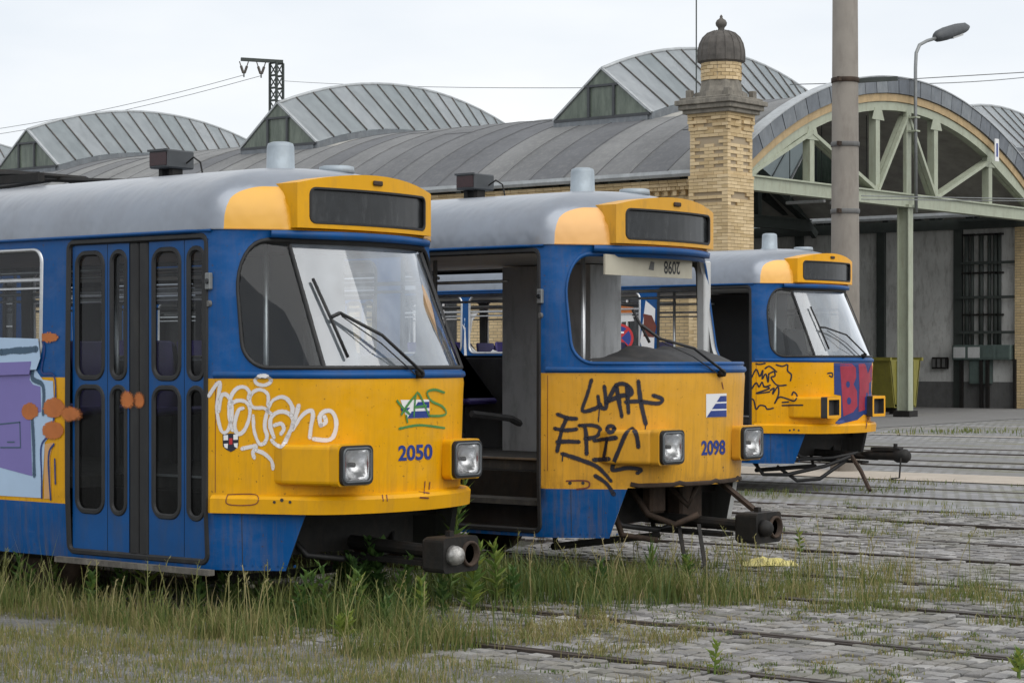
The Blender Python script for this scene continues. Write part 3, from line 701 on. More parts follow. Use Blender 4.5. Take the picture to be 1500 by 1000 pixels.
MB().box((XB - .3, 40.4, -.2), (XB, 56.6, 8.5)).build('end_wall', 'plaster_grey', hall2)
# knee brace seen inside on the left
for u0, v0, u1, v1 in ((1118, 285, 1170, 325),):
    MB().bar(onY(u0, v0, 54.5), onY(u1, v1, yi - .1), .2, .2).build('knee_brace', 'lattice_steel', hall)

# ================================================================== BRICK TURRET
tw = empty('brick_turret', (-26.93, 40.42, gz(40))); tag(tw, 'yellow brick corner turret with stone cornice and dark ribbed dome', 'tower')
tz = gz(40)
def Z_(v): return CAM_H + (525 - v) / 66.1 - tz
hs = .505
core = MB(); core.box((-hs + .03, -hs + .03, -.2), (hs - .03, hs - .03, Z_(160))); core.build('core', 'mortar', tw)
# recesses in the brickwork: (face-local a0,a1,z0,z1) left un-bricked one course deep
rec = [(-.27, -.19, Z_(247), Z_(200)), (.19, .27, Z_(247), Z_(200)), (-.27, .27, Z_(207), Z_(198)), (-.30, -.22, Z_(300), Z_(281)), (-.06, .02, Z_(296), Z_(281)), (.18, .26, Z_(296), Z_(281)), (-.30, .26, Z_(286), Z_(280))]
bl, bh = .255, .077
pieces = []
zt_ = Z_(163); nz_ = int(zt_ / bh)
for r_ in range(-1, nz_ + 1):
    z0 = r_ * bh
    prj = 0.
    if abs(z0 - Z_(263)) < bh * 1.1: prj = .03
    if z0 < Z_(264): prj = .022
    if z0 > Z_(191): prj = .025
    if z0 > Z_(180): prj = .042
    for face in range(4):
        e = hs + prj; a = -e + (.0 if (r_ + face) % 2 else -.0); st = bl * (.5 if (r_ + face) % 2 else 1)
        first = True
        while a < e - .01:
            w = min(st if first else bl, e - a)
            if e - a - w < .06: w = e - a
            first = False; mid = a + w / 2
            deep = any(q[0] < mid < q[1] and q[2] < z0 + bh / 2 < q[3] for q in rec)
            if Z_(191) < z0 < Z_(172) and (int((mid + 5) / .16) % 2): deep = True
            pieces.append((face, a + .004, a + w - .004, z0 + .004, z0 + bh - .004, e + random.uniform(-.003, .003) - (.055 if deep else 0)))
            a += w
def brick_pts(f, a0, a1, z0, z1, e):
    out = []
    for d in (e - .06 if e > hs else hs - .09, e):
        for a, z in ((a0, z0), (a1, z0), (a1, z1), (a0, z1)):
            out.append({0: (a, -d, z), 1: (d, a, z), 2: (-a, d, z), 3: (-d, -a, z)}[f])
    return out
BF = [(0, 1, 2, 3), (4, 7, 6, 5), (0, 4, 5, 1), (1, 5, 6, 2), (2, 6, 7, 3), (3, 7, 4, 0)]
vis = [p for p in pieces if p[0] in (0, 1) and p[3] > Z_(370)]; vis.sort(key=lambda p: (-p[3]))
rest = MB(); ind = set(id(p) for p in vis[:300])
for p in pieces:
    if id(p) in ind: MB().add(brick_pts(*p), BF, 0, random.random()).build('brick', 'brick_piece', tw)
    else: rest.add(brick_pts(*p), BF, 0, random.random())
tag(rest.build('brickwork', 'brick_piece', tw), kind='stuff')
for nm, e, v0, v1 in (('cornice', .63, 163, 157), ('cornice', .70, 157, 150), ('cornice', .76, 150, 143), ('cornice', .68, 143, 139)):
    MB().box((-e, -e, Z_(v0)), (e, e, Z_(v1))).build(nm, 'stone_grey', tw, bevel=.012, seg=1)
MB().lathe([(.62, Z_(139)), (.60, Z_(131)), (.5, Z_(130)), (.47, Z_(122)), (.455, Z_(113))], 8).build('drum_base', 'stone_grey', tw)
for k in range(4):
    a = R(45 + 90 * k); MB().box((-.07, -.07, Z_(139)), (.07, .07, Z_(127))).build('corner_block', 'stone_grey', tw, bevel=.02).location = (math.cos(a) * .72, math.sin(a) * .72, 0)
MB().lathe([(.44, Z_(113)), (.44, Z_(86))], 16).build('drum', 'mortar', tw)
db = MB()
for r_ in range(5):
    zz = Z_(113) + r_ * (Z_(86) - Z_(113)) / 5
    for k in range(16):
        a0, a1 = R(22.5 * (k + .5 * (r_ % 2)) + .7), R(22.5 * (k + 1 + .5 * (r_ % 2)) - .7); p = []
        ro = .462 if (r_ not in (1, 2, 3) or k % 4) else .445
        for r in (.42, ro):
            for a, z in ((a0, zz + .004), (a1, zz + .004), (a1, zz + .075), (a0, zz + .075)): p.append((r * math.cos(a), r * math.sin(a), z))
        db.add(p, BF, 0, random.random())
tag(db.build('drum_brickwork', 'brick_piece', tw), kind='stuff')
prof = [(.46, Z_(87)), (.53, Z_(84)), (.535, Z_(76)), (.525, Z_(68)), (.49, Z_(58)), (.42, Z_(49)), (.31, Z_(42)), (.17, Z_(38.5)), (.1, Z_(37.5))]
dm = MB().lathe(prof, 16).build('dome', 'dome_stone', tw)
for k in range(16):
    a = R(22.5 * k); MB().tube([(math.cos(a) * (r + .002), math.sin(a) * (r + .002), z) for r, z in prof[1:-1]], .018, 5).build('dome_rib', 'dome_stone', dm)
MB().lathe([(.09, Z_(38)), (.07, Z_(35)), (.08, Z_(33)), (.12, Z_(30)), (.13, Z_(26)), (.1, Z_(22)), (.05, Z_(20)), (.03, Z_(18)), (.035, Z_(16.5)), (.01, Z_(14))], 12).build('finial', 'dome_stone', tw, True)
# lightning rod behind the turret
x, y, z = onY(1020, 0, 42.6)
rod = MB().tube([(x, y, vz(42.6) - .05), (x, y, 10.3)], .016, 6).build('lightning_rod', 'lattice_steel'); tag(rod, 'thin vertical lightning rod on the roof behind the brick turret', 'lightning rod')

# ================================================================== MASTS, LAMP, WIRES
mx_, my_ = onY(1238, 300, 27.0)[:2]; mz = gz(27) - .3
ma = empty('concrete_mast', (mx_, my_, gz(27))); tag(ma, 'tall round concrete mast with steel clamps standing behind the red tagged tram', 'mast')
MB().lathe([(.222, -.3), (.218, 0), (.172, 8.6)], 28).build('pole', 'concrete', ma, True)
zz = lambda v: onY(1238, v, 27.)[2] - gz(27)
for v in (118, 212, 310):
    r = .218 - .046 * zz(v) / 8.6 + .008; MB().lathe([(r, zz(v) - .035), (r + .006, zz(v) - .03), (r + .006, zz(v) + .03), (r, zz(v) + .035)], 28).build('clamp_band', 'rusty_steel' if v == 118 else 'inside_grey', ma, True)
    MB().box((.02, -r - .07, zz(v) - .03), (.06, -r + .01, zz(v) + .03)).build('clamp_bolt', 'rusty_steel', ma)
r = .2; MB().bar((.1, .15, zz(118)), (.62, .42, zz(118) + .02), .05, .06).build('wire_bracket', 'lattice_steel', ma)

lx, ly = XF + .13, 48.62
la = empty('street_lamp', (lx, ly, 5.4)); tag(la, 'grey cobra head lamp on bent pipe fixed to the green hall column', 'lamp')
pw = lambda u, v: Vector(onX(u, v, lx)) - Vector((lx, ly, 5.4))
MB().tube([Vector((0, pw(1342, 0).y, 0)), pw(1341, 170), pw(1341, 100), pw(1342, 78), pw(1347, 66), pw(1358, 60), pw(1375, 55)], .045, 8).build('pipe', 'galv_steel', la, True)
hd = MB(); a, b_ = pw(1370, 56), pw(1417, 40)
ax = (b_ - a).normalized(); up = Vector((1, 0, 0)).cross(ax).normalized()
if up.z < 0: up = -up
sec = [(0, .09, .1), (.08, .15, .17), (.3, .17, .2), (.68, .17, .19), (.9, .14, .15), (1, .08, .07)]
vs = []; fs = []; ln = (b_ - a).length
for t_, w, h in sec:
    c0 = a + ax * ln * t_
    for k in range(10):
        q = 2 * math.pi * k / 10; vs.append(c0 + Vector((1, 0, 0)) * w * math.cos(q) + up * (h * math.sin(q) * (.75 if math.sin(q) < 0 else 1)))
for i in range(len(sec) - 1):
    for k in range(10): fs.append((i * 10 + k, i * 10 + (k + 1) % 10, i * 10 + 10 + (k + 1) % 10, i * 10 + 10 + k))
fs += [tuple(range(10)), tuple(range(50, 60))]
hd.add(vs, fs).build('lamp_head', 'lamp_grey', la, True)
c0 = a + ax * ln * .58 - up * .1
MB().bar(c0 - ax * .28, c0 + ax * .28, .22, .1, up).build('lamp_glass', 'inside_white', la)
for v in (172, 192): MB().box((-.3, pw(1342, v).y - .1, pw(1342, v).z - .02), (.06, pw(1342, v).y + .1, pw(1342, v).z + .02)).build('pipe_bracket', 'green_steel', la)

# lattice overhead line mast beyond the roofs
lm = Vector(onY(405, 150, 85.)); lz = gz(85)
lt = empty('lattice_mast', (lm.x, lm.y, lz)); tag(lt, 'dark lattice power line mast with side arm rising behind the depot roof', 'mast')
top = onY(405, 93, 85.)[2] - lz; hw = .26
for sx in (-1, 1):
    for sy in (-1, 1): MB().bar((sx * hw, sy * hw, -.2), (sx * hw, sy * hw, top), .11, .11).build('lattice_leg', 'lattice_steel', lt)
z = top; k = 0
while z > 6:
    for sy in (-1, 1):
        MB().bar((-hw, sy * hw, z), (hw, sy * hw, z - .7), .06, .05).build('lattice_brace', 'lattice_steel', lt); MB().bar((sy * hw, -hw, z - .7), (sy * hw, hw, z), .06, .05).build('lattice_brace', 'lattice_steel', lt)
        MB().box((-hw, sy * hw - .03, z - .06), (hw, sy * hw + .03, z + .06)).build('lattice_plate', 'lattice_steel', lt)
    z -= .7
a = Vector(onY(353, 87, 83.2)) - lm; a.z = onY(353, 87, 83.2)[2] - lz
MB().bar((.3, .2, top + .08), (a.x, a.y, top + .12), .22, .18).build('arm', 'lattice_steel', lt)
dirv = Vector((a.x - .3, a.y - .2, 0))
ins = []
for t_ in (.93, .52):
    p = Vector((.3, .2, top)) + dirv * t_; q = p + Vector((0, 0, -.75)); ins.append(q)
    for e in (-.18, .18):
        s0 = p + dirv.normalized() * e * 1.4; MB().tube([s0, s0.lerp(q, .3), s0.lerp(q, .35), s0.lerp(q, .85), q + Vector((0, 0, .1))], [.03, .03, .075, .07, .03], 8).build('insulator', 'porcelain', lt)
    MB().tube([q + Vector((0, 0, .15)), q + Vector((0, 0, -.12))], .04, 6).build('clamp', 'lattice_steel', lt)
def wire(pts, r, label, sag=0):
    out = []
    for p, q in zip(pts, pts[1:]):
        p, q = Vector(p), Vector(q)
        for i in range(12):
            t_ = i / 12; out.append(p.lerp(q, t_) - Vector((0, 0, 4 * sag * t_ * (1 - t_))))
    out.append(Vector(pts[-1])); o = MB().tube(out, r * .62, 5).build('overhead_wire', 'galv_steel'); tag(o, label, 'wire', 'overhead wires'); return o
g0 = lm.copy(); g0.z = lz
wire([g0 + ins[0], onY(-140, 205, 85.)], .028, 'overhead wire from the lattice mast outer insulator towards open sky', .5)
wire([g0 + ins[1], onY(-140, 214, 85.)], .028, 'overhead wire from the lattice mast inner insulator towards open sky', .5)
wire([g0 + Vector((.3, 0, top - 1.0)), onX(1238, 122, mx_ + .02 if False else -30.0), onX(1640, 92, -30.0)], .022, 'overhead wire running above the skylights past the concrete mast', .25)
wire([(mx_ + .55, my_ + .4, gz(27) + zz(118)), onY(1640, 98, 27.8)], .011, 'thin span wire leaving the top clamp of the concrete mast')
for k, (v0, v1) in enumerate(((292, 296), (287, 300))):
    wire([onX(1262, v0, -24.8), onX(1640, v1 - 6 * k, -24.8)], .02, 'trolley wire hung along the green truss chord, ' + ('upper' if k else 'lower') + ' of two')

# ================================================================== THINGS IN AND BY THE HALL
def wallbox(name, u0, v0, u1, v1, d, mat, label, cat, parts=None):
    p, q = onY(u0, v1, yi - .005), onY(u1, v0, yi - .005)
    o = empty(name, ((p[0] + q[0]) / 2, yi - .005, p[2])); tag(o, label, cat); w, h = (q[0] - p[0]) / 2, q[2] - p[2]
    MB().box((-w, -d, 0), (w, 0, h)).build('housing', mat, o, bevel=.015, seg=1)
    return o, w, h
o, w, h = wallbox('switch_cabinet', 1403, 505, 1488, 527, .35, 'cabinet_green', 'long dark green electrical cabinet mounted on the hall wall under pipes', 'cabinet')
for i in range(4): MB().box((-w + .05 + i * w / 2, -.365, .06), (-w + w / 2 - .04 + i * w / 2, -.351, h - .06)).build('cabinet_door', 'inside_white' if i in (0, 1) else 'cabinet_green', o)
o, w, h = wallbox('control_box', 1425, 527, 1455, 562, .25, 'cabinet_green', 'small dark green control box hanging below the long cabinet', 'cabinet')
MB().box((-w + .04, -.262, .05), (w - .04, -.251, h - .05)).build('cabinet_door', 'cabinet_green', o)
o, w, h = wallbox('fuse_box', 1368, 523, 1390, 540, .15, 'dark_steel', 'small black fuse box on the hall wall left of the cabinet', 'fuse box')
for i in range(3): MB().box((-w + .03 + i * w * .65, -.16, .05), (-w + .03 + i * w * .65 + w * .4, -.151, h - .05)).build('fuse_cover', 'inside_grey', o)
for i, u in enumerate((1416, 1424, 1437, 1449, 1458, 1464)):
    X = onY(u, 400, yi - .1)[0]; p = empty('wall_pipe', (X, yi - .09, onY(u, 508, yi)[2])); hh = 5.3 - p.location.z
    tag(p, ('thin' if i % 2 else 'thick') + ' dark vertical pipe climbing the hall wall, ' + ['nearest the steel pier', 'second from the steel pier', 'third from the steel pier', 'third from the brick pier', 'second from the brick pier', 'nearest the brick pier'][i], 'pipe', 'pipes on the hall wall')
    MB().tube([(0, 0, 0), (0, 0, hh)], .055 if i % 2 else .075, 8).build('tube', 'lattice_steel', p, True)
    for q in (.9, 2.1, 3.2): MB().box((-.1, -.1, q), (.1, .08, q + .05)).build('pipe_clip', 'dark_steel', p)
for v, wh in ((323, 'topmost, close under the eave beam'), (386, 'upper middle one'), (436, 'lower middle one'), (487, 'lowest, just above the green cabinet')):
    a, b_ = onY(1404, v, yi - .2), onY(1492, v, yi - .2); s_ = MB().box((a[0], yi - .22, a[2] - .04), (b_[0], yi - .16, a[2] + .04)).build('pipe_rail', 'lattice_steel'); tag(s_, 'dark rail across the wall pipes, ' + wh, 'rail', 'pipe support rails')
for u, wh in ((1408, 'steel pier end'), (1437, 'middle, steel pier side'), (1446, 'middle, brick pier side'), (1486, 'brick pier end')):
    X = onY(u, 400, yi - .3)[0]; zg = gz(yi); s_ = MB().box((X - .045, yi - .32, zg - .02), (X + .045, yi - .23, onY(u, 526, yi - .3)[2])).build('cabinet_leg', 'dark_steel'); tag(s_, 'dark steel post under the long green cabinet at its ' + wh, 'post', 'posts under the cabinet')
for k, u in enumerate((1180, 1245)):
    a = Vector(onY(u, 296, 50.)); s_ = empty('strip_lamp', a); tag(s_, 'white strip lamp hanging in the hall ' + ('beside the concrete mast' if k else 'beside the brick turret'), 'lamp', 'strip lamps in the hall')
    MB().box((-.6, -.06, -.04), (.6, .06, .04)).build('tube_lamp', 'inside_white', s_, bevel=.015, seg=1)
    for e in (-.5, .5): MB().tube([(e, 0, .04), (e, 0, vz(50., RV - .16) - a.z)], .012, 5).build('hanger', 'lattice_steel', s_)
# yellow skip
x0, y0 = onG(1278, 603)[:2]; sk_ = empty('waste_skip', (XF - 2.0, 49.0, gz(49))); tag(sk_, 'yellow green waste skip with open top behind the green column', 'skip')
u_ = [onX(1266, 600, XF - 2.)[1], onX(1312, 600, XF - 2.)[1]]; sk_.location.y = (u_[0] + u_[1]) / 2; hw = (u_[1] - u_[0]) / 2
body = MB(); body.prism([(-hw + .25, .18), (hw - .25, .18), (hw, 1.45), (hw - .06, 1.45), (hw - .3, .26), (-hw + .3, .26), (-hw + .06, 1.45), (-hw, 1.45)], -.75, .75, lambda a, b_, d: (d, a, b_))
for s in (-1, 1): body.prism([(-hw + .28, .2), (hw - .28, .2), (hw - .02, 1.43), (-hw + .02, 1.43)], s * .72, s * .75, lambda a, b_, d: (d, a, b_))
body.build('tub', 'skip_yellow', sk_)
for s in (-1, 1):
    for a in (-.5, 0, .5): MB().box((s * .752, a * hw - .05, .22), (s * .80, a * hw + .05, 1.4)).build('rib', 'skip_yellow', sk_)
    MB().bar((-.8, s * (hw + .01), 1.45), (.8, s * (hw + .01), 1.45), .09, .09).build('rim', 'skip_yellow', sk_)
    MB().box((-.7, s * (hw - .5) - .08, 0), (.7, s * (hw - .5) + .08, .18)).build('skid', 'dark_steel', sk_)
pl = Vector(onG(1300, 606)); o = MB().box((-.9, -.12, 0), (.9, .12, .05)).build('plank', 'wood_grey'); o.location = pl; o.rotation_euler.z = R(75); tag(o, 'weathered plank lying on the ground beside the yellow skip', 'plank')
# white plate on the truss
c0 = onX(1460, 220, XF + .2); o = MB().box((-.012, -.11, -.3), (.012, .11, .3)).build('number_plate', 'print_white'); o.location = c0; tag(o, 'small white upright number plate fixed to the right of the truss', 'sign')
d_ = MB().box((.0125, -.05, -.18), (.0155, .05, .18)).build('printed_bar', 'print_blue', o)
# no stopping sign behind the trams
sx, sy, sz = onY(907, 495, 37.2); sg = empty('traffic_sign', (sx, sy, gz(37.2))); tag(sg, 'round no stopping sign, blue with red cross and ring, by the brick wall', 'traffic sign')
hz = sz - gz(37.2); fx = math.atan2(-sx * -1, sy) if False else 0
MB().tube([(0, .05, -.1), (0, .05, hz + .36)], .03, 8).build('post', 'galv_steel', sg, True)
nrm = Vector((.62, -.78, 0)); tx = Vector((.78, .62, 0))
def disc(name, r, d, mat): 
    p = [(r * math.cos(2 * math.pi * k / 32), r * math.sin(2 * math.pi * k / 32)) for k in range(32)]
    MB().prism(p, d, d + .004, lambda a, b_, e: tuple(tx * a + nrm * e + Vector((0, 0, hz + b_)))).build(name, mat, sg)
disc('plate', .31, .0, 'print_red'); disc('field', .255, .005, 'print_blue')
for s in (-1, 1):
    p, q = tx * .19 * s, tx * -.19 * s
    MB().bar(p + nrm * .0125 + Vector((0, 0, hz - .19)), q + nrm * .0125 + Vector((0, 0, hz + .19)), .06, .004, nrm).build('cross_bar', 'print_red', sg)
MB().prism([(-.1, .12), (-.02, .17), (-.02, .14), (.1, .14), (.1, .10), (-.02, .10), (-.02, .07)], .016, .02, lambda a, b_, e: tuple(tx * a + nrm * e + Vector((0, 0, hz + b_)))).build('arrow', 'print_white', sg)

# ================================================================== TRAMS
from mathutils.bvhtree import BVHTree
LH = 1.5
TAB = [(.2, .755, .60), (.72, .785, .63), (.83, .80, .64), (1.50, .83, .67), (1.59, .84, .68), (1.66, .815, .655), (2.49, .43, .275), (2.525, .47, .315), (2.7, .47, .315)]
def nose_x(z):
    for (z0, f0, c0), (z1, f1, c1) in zip(TAB, TAB[1:]):
        if z <= z1:
            t = max(0, (z - z0) / (z1 - z0)); return f0 + (f1 - f0) * t, c0 + (c1 - c0) * t
    return TAB[-1][1:]
def half_w(z): return 1.1 - max(0, z - 1.6) * .015 - max(0, .7 - z) * .06
def raw(s, z):
    if s > LH:
        x, y = raw(2 * LH - s, z); return x, -y
    w = half_w(z)
    if s <= 0: return s, -w
    xf, xc = nose_x(z); yc = .705 - max(0, z - 1.6) * .05
    if s < .8:
        t = s / .8; return xc * t, -(w + (yc - w) * t)
    t = (s - .8) / .7; y = -yc * (1 - t); return xc + (xf - xc) * (1 - (y / yc) ** 2), y
DEL = (-.13, -.065, 0, .065, .13)
def S0(s, z):
    if s < -.2 or s > 2 * LH + .2: return raw(s, z)
    x = y = 0
    for d in DEL:
        a, b = raw(s + d, z); x += a / 5; y += b / 5
    return x, y
def S(s, z, off=0.):
    x, y = S0(s, z)
    if off:
        e = .01; a = S0(s + e, z); b = S0(s - e, z); c = S0(s, z + e); d = S0(s, z - e)
        ts = Vector((a[0] - b[0], a[1] - b[1], 0)); tz_ = Vector((c[0] - d[0], c[1] - d[1], 2 * e)); nn = ts.cross(tz_).normalized()
        return (x + nn.x * off, y + nn.y * off, z + nn.z * off)
    return (x, y, z)
SL = -13.2
DOORS = [(-1.434, -.02), (-7.75, -6.33), (-12.6, -11.2)]
WINS = [(-3.08, -1.70), (-4.58, -3.20), (-6.08, -4.70), (-9.4, -8.02), (-10.9, -9.52)]
FARW = [(-1.30, -.03), (-3.08, -1.70), (-4.58, -3.20), (-6.08, -4.70), (-7.58, -6.20), (-9.4, -8.02), (-10.9, -9.52), (-12.4, -11.02)]
NOSEW = lambda g=0.: rrect(.25 + g, 1.662 + g, 2 * LH - .25 - g, 2.487 - g, [.17, .17, .34, .34], 8)
ZSILL, ZTOP = 1.70, 2.49
def side_shell():
    outer = [(SL, .345), (.56, .345), (.70, .725), (2 * LH - .70, .725), (2 * LH - .56, .345), (2 * LH - SL, .345), (2 * LH - SL, 2.565), (SL, 2.565)]
    holes = [dens(rrect(a, .375, b, 2.53, .05, 4), .4) for a, b in DOORS]
    holes += [dens(rrect(a, ZSILL, b, ZTOP, .1, 5), .5) for a, b in WINS]
    holes += [dens(rrect(2 * LH - b, ZSILL, 2 * LH - a, ZTOP, .1, 5), .5) for a, b in FARW]
    holes.append(dens(NOSEW(), .07))
    ex = []
    s = -.3
    while s < 2 * LH + .3:
        z = .36
        while z < 2.56: ex.append((s + 1e-4 * math.sin(z * 40), z)); z += .085
        s += .07
    for k in range(19):
        for z in (.7, 1.0, 1.3, 1.6, 2.1):
            ex.append((SL + .69 * k, z)); ex.append((2 * LH - SL - .69 * k, z))
    return dens(outer, .07 if False else .12), holes, ex
_sh = side_shell()
SHELL = MB(); panel(SHELL, _sh[0], _sh[1], S, .035, _sh[2])
ROOF = MB()
def roof_pt(s, th, h=.462, off=0.):
    x, y = S0(s, 2.6); x0 = x if s < -.22 or s > 2 * LH + .22 else -.22
    if s < -.22: x0 = s
    elif s > 2 * LH + .22: x0 = 2 * LH - s
    clampx = -.22 < s < 2 * LH + .22
    n_ = 2.7; g = max(0, math.cos(th)) ** (2 / n_); f = math.sin(th) ** (2 / n_); k = 1.012 + off
    rx, ry = x0 + (x - x0) * g * k, y * g * k
    if clampx and th > .05 and abs(ry) < .64: rx = min(rx, .27)
    return (rx, ry, 2.56 + (h + off) * f)
def make_roof():
    ss = [SL + 1.15 * i for i in range(12)]; ss = [s for s in ss if s < -.5] + [-.5 + .08 * i for i in range(51)]
    ss = ss + [2 * LH - s for s in ss[::-1] if 2 * LH - s > ss[-1] + .01]; nt_ = 14
    vs = [roof_pt(s, math.pi / 2 * (k / nt_)) for s in ss for k in range(nt_ + 1)]; fs = []
    for i in range(len(ss) - 1):
        for k in range(nt_): fs.append((i * (nt_ + 1) + k, (i + 1) * (nt_ + 1) + k, (i + 1) * (nt_ + 1) + k + 1, i * (nt_ + 1) + k + 1))
    ROOF.add(vs, fs)
    for i, j in ((0, 1), (len(ss) - 1, -1)):      # rear end fan
        pass
    lo = [S(s, 2.565, .013) for s in ss]; li = [S(s, 2.555, -.02) for s in ss]; k = len(lo)
    ROOF.add(lo + li, [(i, i + 1, k + i + 1, k + i) for i in range(k - 1)])
make_roof()
def bvh_of(objs, off):
    vs = []; fs = []
    for o in objs:
        b0 = len(vs); vs += [v.co + off for v in o.data.vertices]; fs += [tuple(i + b0 for i in p.vertices) for p in o.data.polygons]
    return BVHTree.FromPolygons(vs, fs)
def text_mesh(txt, bold=.02):
    cu = bpy.data.curves.new('t', 'FONT'); cu.body = txt; cu.offset = bold; cu.align_x = 'CENTER'; cu.align_y = 'CENTER'; cu.resolution_u = 4
    ob = bpy.data.objects.new('t', cu); C.objects.link(ob); dg = bpy.context.evaluated_depsgraph_get()
    me = bpy.data.meshes.new_from_object(ob.evaluated_get(dg)); C.objects.unlink(ob); bpy.data.objects.remove(ob)
    vs = [(v.co.x, v.co.y) for v in me.vertices]; fs = [tuple(p.vertices) for p in me.polygons]; bpy.data.meshes.remove(me)
    return vs, fs
def ell2(a, b, q): return [(a + q * math.cos(k * math.pi / 4), b + q * math.sin(k * math.pi / 4)) for k in range(8)]
def spray(mat):
    nm = mat + '_spray'
    if nm in MATS: return nm
    m = MATS[mat].copy(); m.name = nm; MATS[nm] = m; n = m.node_tree; out = n.nodes['Material Output']; src = out.inputs['Surface'].links[0].from_socket
    a = N(n, 'ShaderNodeAttribute'); a.attribute_name = 'tint'; tr = N(n, 'ShaderNodeBsdfTransparent'); ms = N(n, 'ShaderNodeMixShader')
    t = N(n, 'ShaderNodeTexCoord').outputs['Object']
    f = math_(n, 'ADD', math_(n, 'MULTIPLY', a.outputs['Fac'], 1.5), math_(n, 'MULTIPLY', math_(n, 'SUBTRACT', noise(n, t, 90, 4, .7), .5), 1.3)); f = math_(n, 'ADD', f, math_(n, 'MULTIPLY', math_(n, 'SUBTRACT', noise(n, t, 7, 4), .52), 2.0))
    n.links.new(math_(n, 'MULTIPLY', ramp(n, f, .2, 1.), .93), ms.inputs[0]); n.links.new(tr.outputs[0], ms.inputs[1]); n.links.new(src, ms.inputs[2]); n.links.new(ms.outputs[0], out.inputs['Surface'])
    return nm
class Tram:
    def __init__(T, n, X0, yc, label, k):
        T.off = Vector((X0, yc, gz(yc) + .002)); T.k = k
        T.root = empty('tram', T.off); tag(T.root, label, 'tram', 'trams parked side by side in the yard')
    def hit(T, u, v, d=.004):
        a, b = ray(u); dr = Vector((a, b, (525 - v) / FPX)).normalized()
        loc, nn, i, dist = T.bvh.ray_cast(Vector((0, 0, CAM_H)), dr)
        if loc is None: return None
        if nn.dot(dr) > 0: nn = -nn
        return loc - T.off + nn * d, nn
    def stroke(T, mb, pts, wpx, d=.004, k=5):
        pts = smooth_line(pts, k) if len(pts) > 2 else dens(pts, 6, False)
        hs_ = [T.hit(u, v, d) for u, v in pts]; run = []
        def flush():
            if len(run) > 1:
                vs = []; fs = []
                for i, (p, nn, w) in enumerate(run):
                    t_ = run[min(i + 1, len(run) - 1)][0] - run[max(i - 1, 0)][0]; c_ = t_.cross(nn)
                    c_ = c_.normalized() * w if c_.length > 1e-6 else Vector((0, 0, w)); vs += [p - c_ * 1.45, p - c_ * .6, p + c_ * .6, p + c_ * 1.45]
                fs = [(4 * i + k_, 4 * i + k_ + 1, 4 * i + k_ + 5, 4 * i + k_ + 4) for i in range(len(run) - 1) for k_ in range(3)]; mb.add(vs, fs); mb.t += [0., 1., 1., 0.] * len(run)
                for i in (0, len(run) - 1):      # round ends
                    p, nn, w = run[i]; a = Vector((0, 0, 1)); e = nn.cross(a).normalized(); a = e.cross(nn)
                    mb.add([p + nn * .0004] + [p + nn * .0004 + (e * math.cos(q * math.pi / 4) + a * math.sin(q * math.pi / 4)) * w * 1.45 for q in range(8)], [(0, 1 + q, 1 + (q + 1) % 8) for q in range(8)]); mb.t += [1.3] + [0.] * 8
            run.clear()
        for h in hs_:
            if h is None: flush(); continue
            if run and (h[0] - run[-1][0]).length > .35: flush()
            dist = (h[0] + T.off).length; run.append((h[0], h[1], wpx / 2 / FPX * dist * random.uniform(.95, 1.06)))
        flush(); return mb
    def fill(T, mb, poly, d=.003, step=9, soft=False):
        poly = dens(poly, step); us = [p[0] for p in poly]; vs_ = [p[1] for p in poly]; ex = []
        u = min(us)
        while u < max(us):
            v = min(vs_)
            while v < max(vs_): ex.append((u + .3 * math.sin(v), v)); v += step
            u += step
        pts, fs = cdt(poly, [], ex); hs_ = [T.hit(*p, d) for p in pts]
        ok = [f for f in fs if all(hs_[i] for i in f) and max((hs_[f[0]][0] - hs_[f[1]][0]).length, (hs_[f[1]][0] - hs_[f[2]][0]).length) < .3]
        mb.add([(h[0] if h else (0, 0, 0)) for h in hs_], ok)
        if soft:
            bs = set((round(p[0], 2), round(p[1], 2)) for p in poly); mb.t += [0. if (round(p[0], 2), round(p[1], 2)) in bs else 1.1 for p in pts]
        return mb
    def text(T, txt, u0, v0, u1, v1, mat, name, slope=0., bold=.02, d=.004):
        vs, fs = text_mesh(txt, bold); xs = [p[0] for p in vs]; ys = [p[1] for p in vs]; x0, x1, y0, y1 = min(xs), max(xs), min(ys), max(ys)
        out = []
        for x, y in vs:
            u = u0 + (u1 - u0) * (x - x0) / (x1 - x0); h = T.hit(u, v1 + (v0 - v1) * (y - y0) / (y1 - y0) + slope * (u - u0), d); out.append(h[0] if h else Vector((0, 0, 0)))
        return MB().add(out, fs).build(name, mat, T.root)
    def graf(T, strokes, w, mat, label, d=.004):
        top = None
        for s in strokes:
            mb = MB(); T.stroke(mb, s, w, d)
            if not mb.f: continue
            o = mb.build('graffiti' if top is None else 'graffiti_stroke', spray(mat) if w > 1.8 else mat, top or T.root)
            if top is None: top = o; o['label'] = label
def seat(root, x, y, mat='seat_blue', flip=1):
    p = [(-.2, .42), (.2, .45), (.21, .40), (-.18, .36), (-.24, .40), (-.33, .95), (-.30, .97)]
    o = MB().prism(p, -.2, .2, lambda a, b, d: (x + a * flip, y + d, .9 + b)).build('seat', mat, root, bevel=.02, seg=1)
    MB().tube([(x - .05, y, .9), (x - .05, y, 1.28)], .03, 6).build('seat_leg', 'inside_dark', o)
def mb_rim(k, r, fnl):
    q = MB(); panel(q, rrect(-.158, -.136, .158, .136, .035, 5), [rrect(-.12, -.102, .12, .102, .03, 5)], fnl, .075, off=.0); build_panel(q, 'pod_rim', ['yellow_' + k] * 3, r, False)
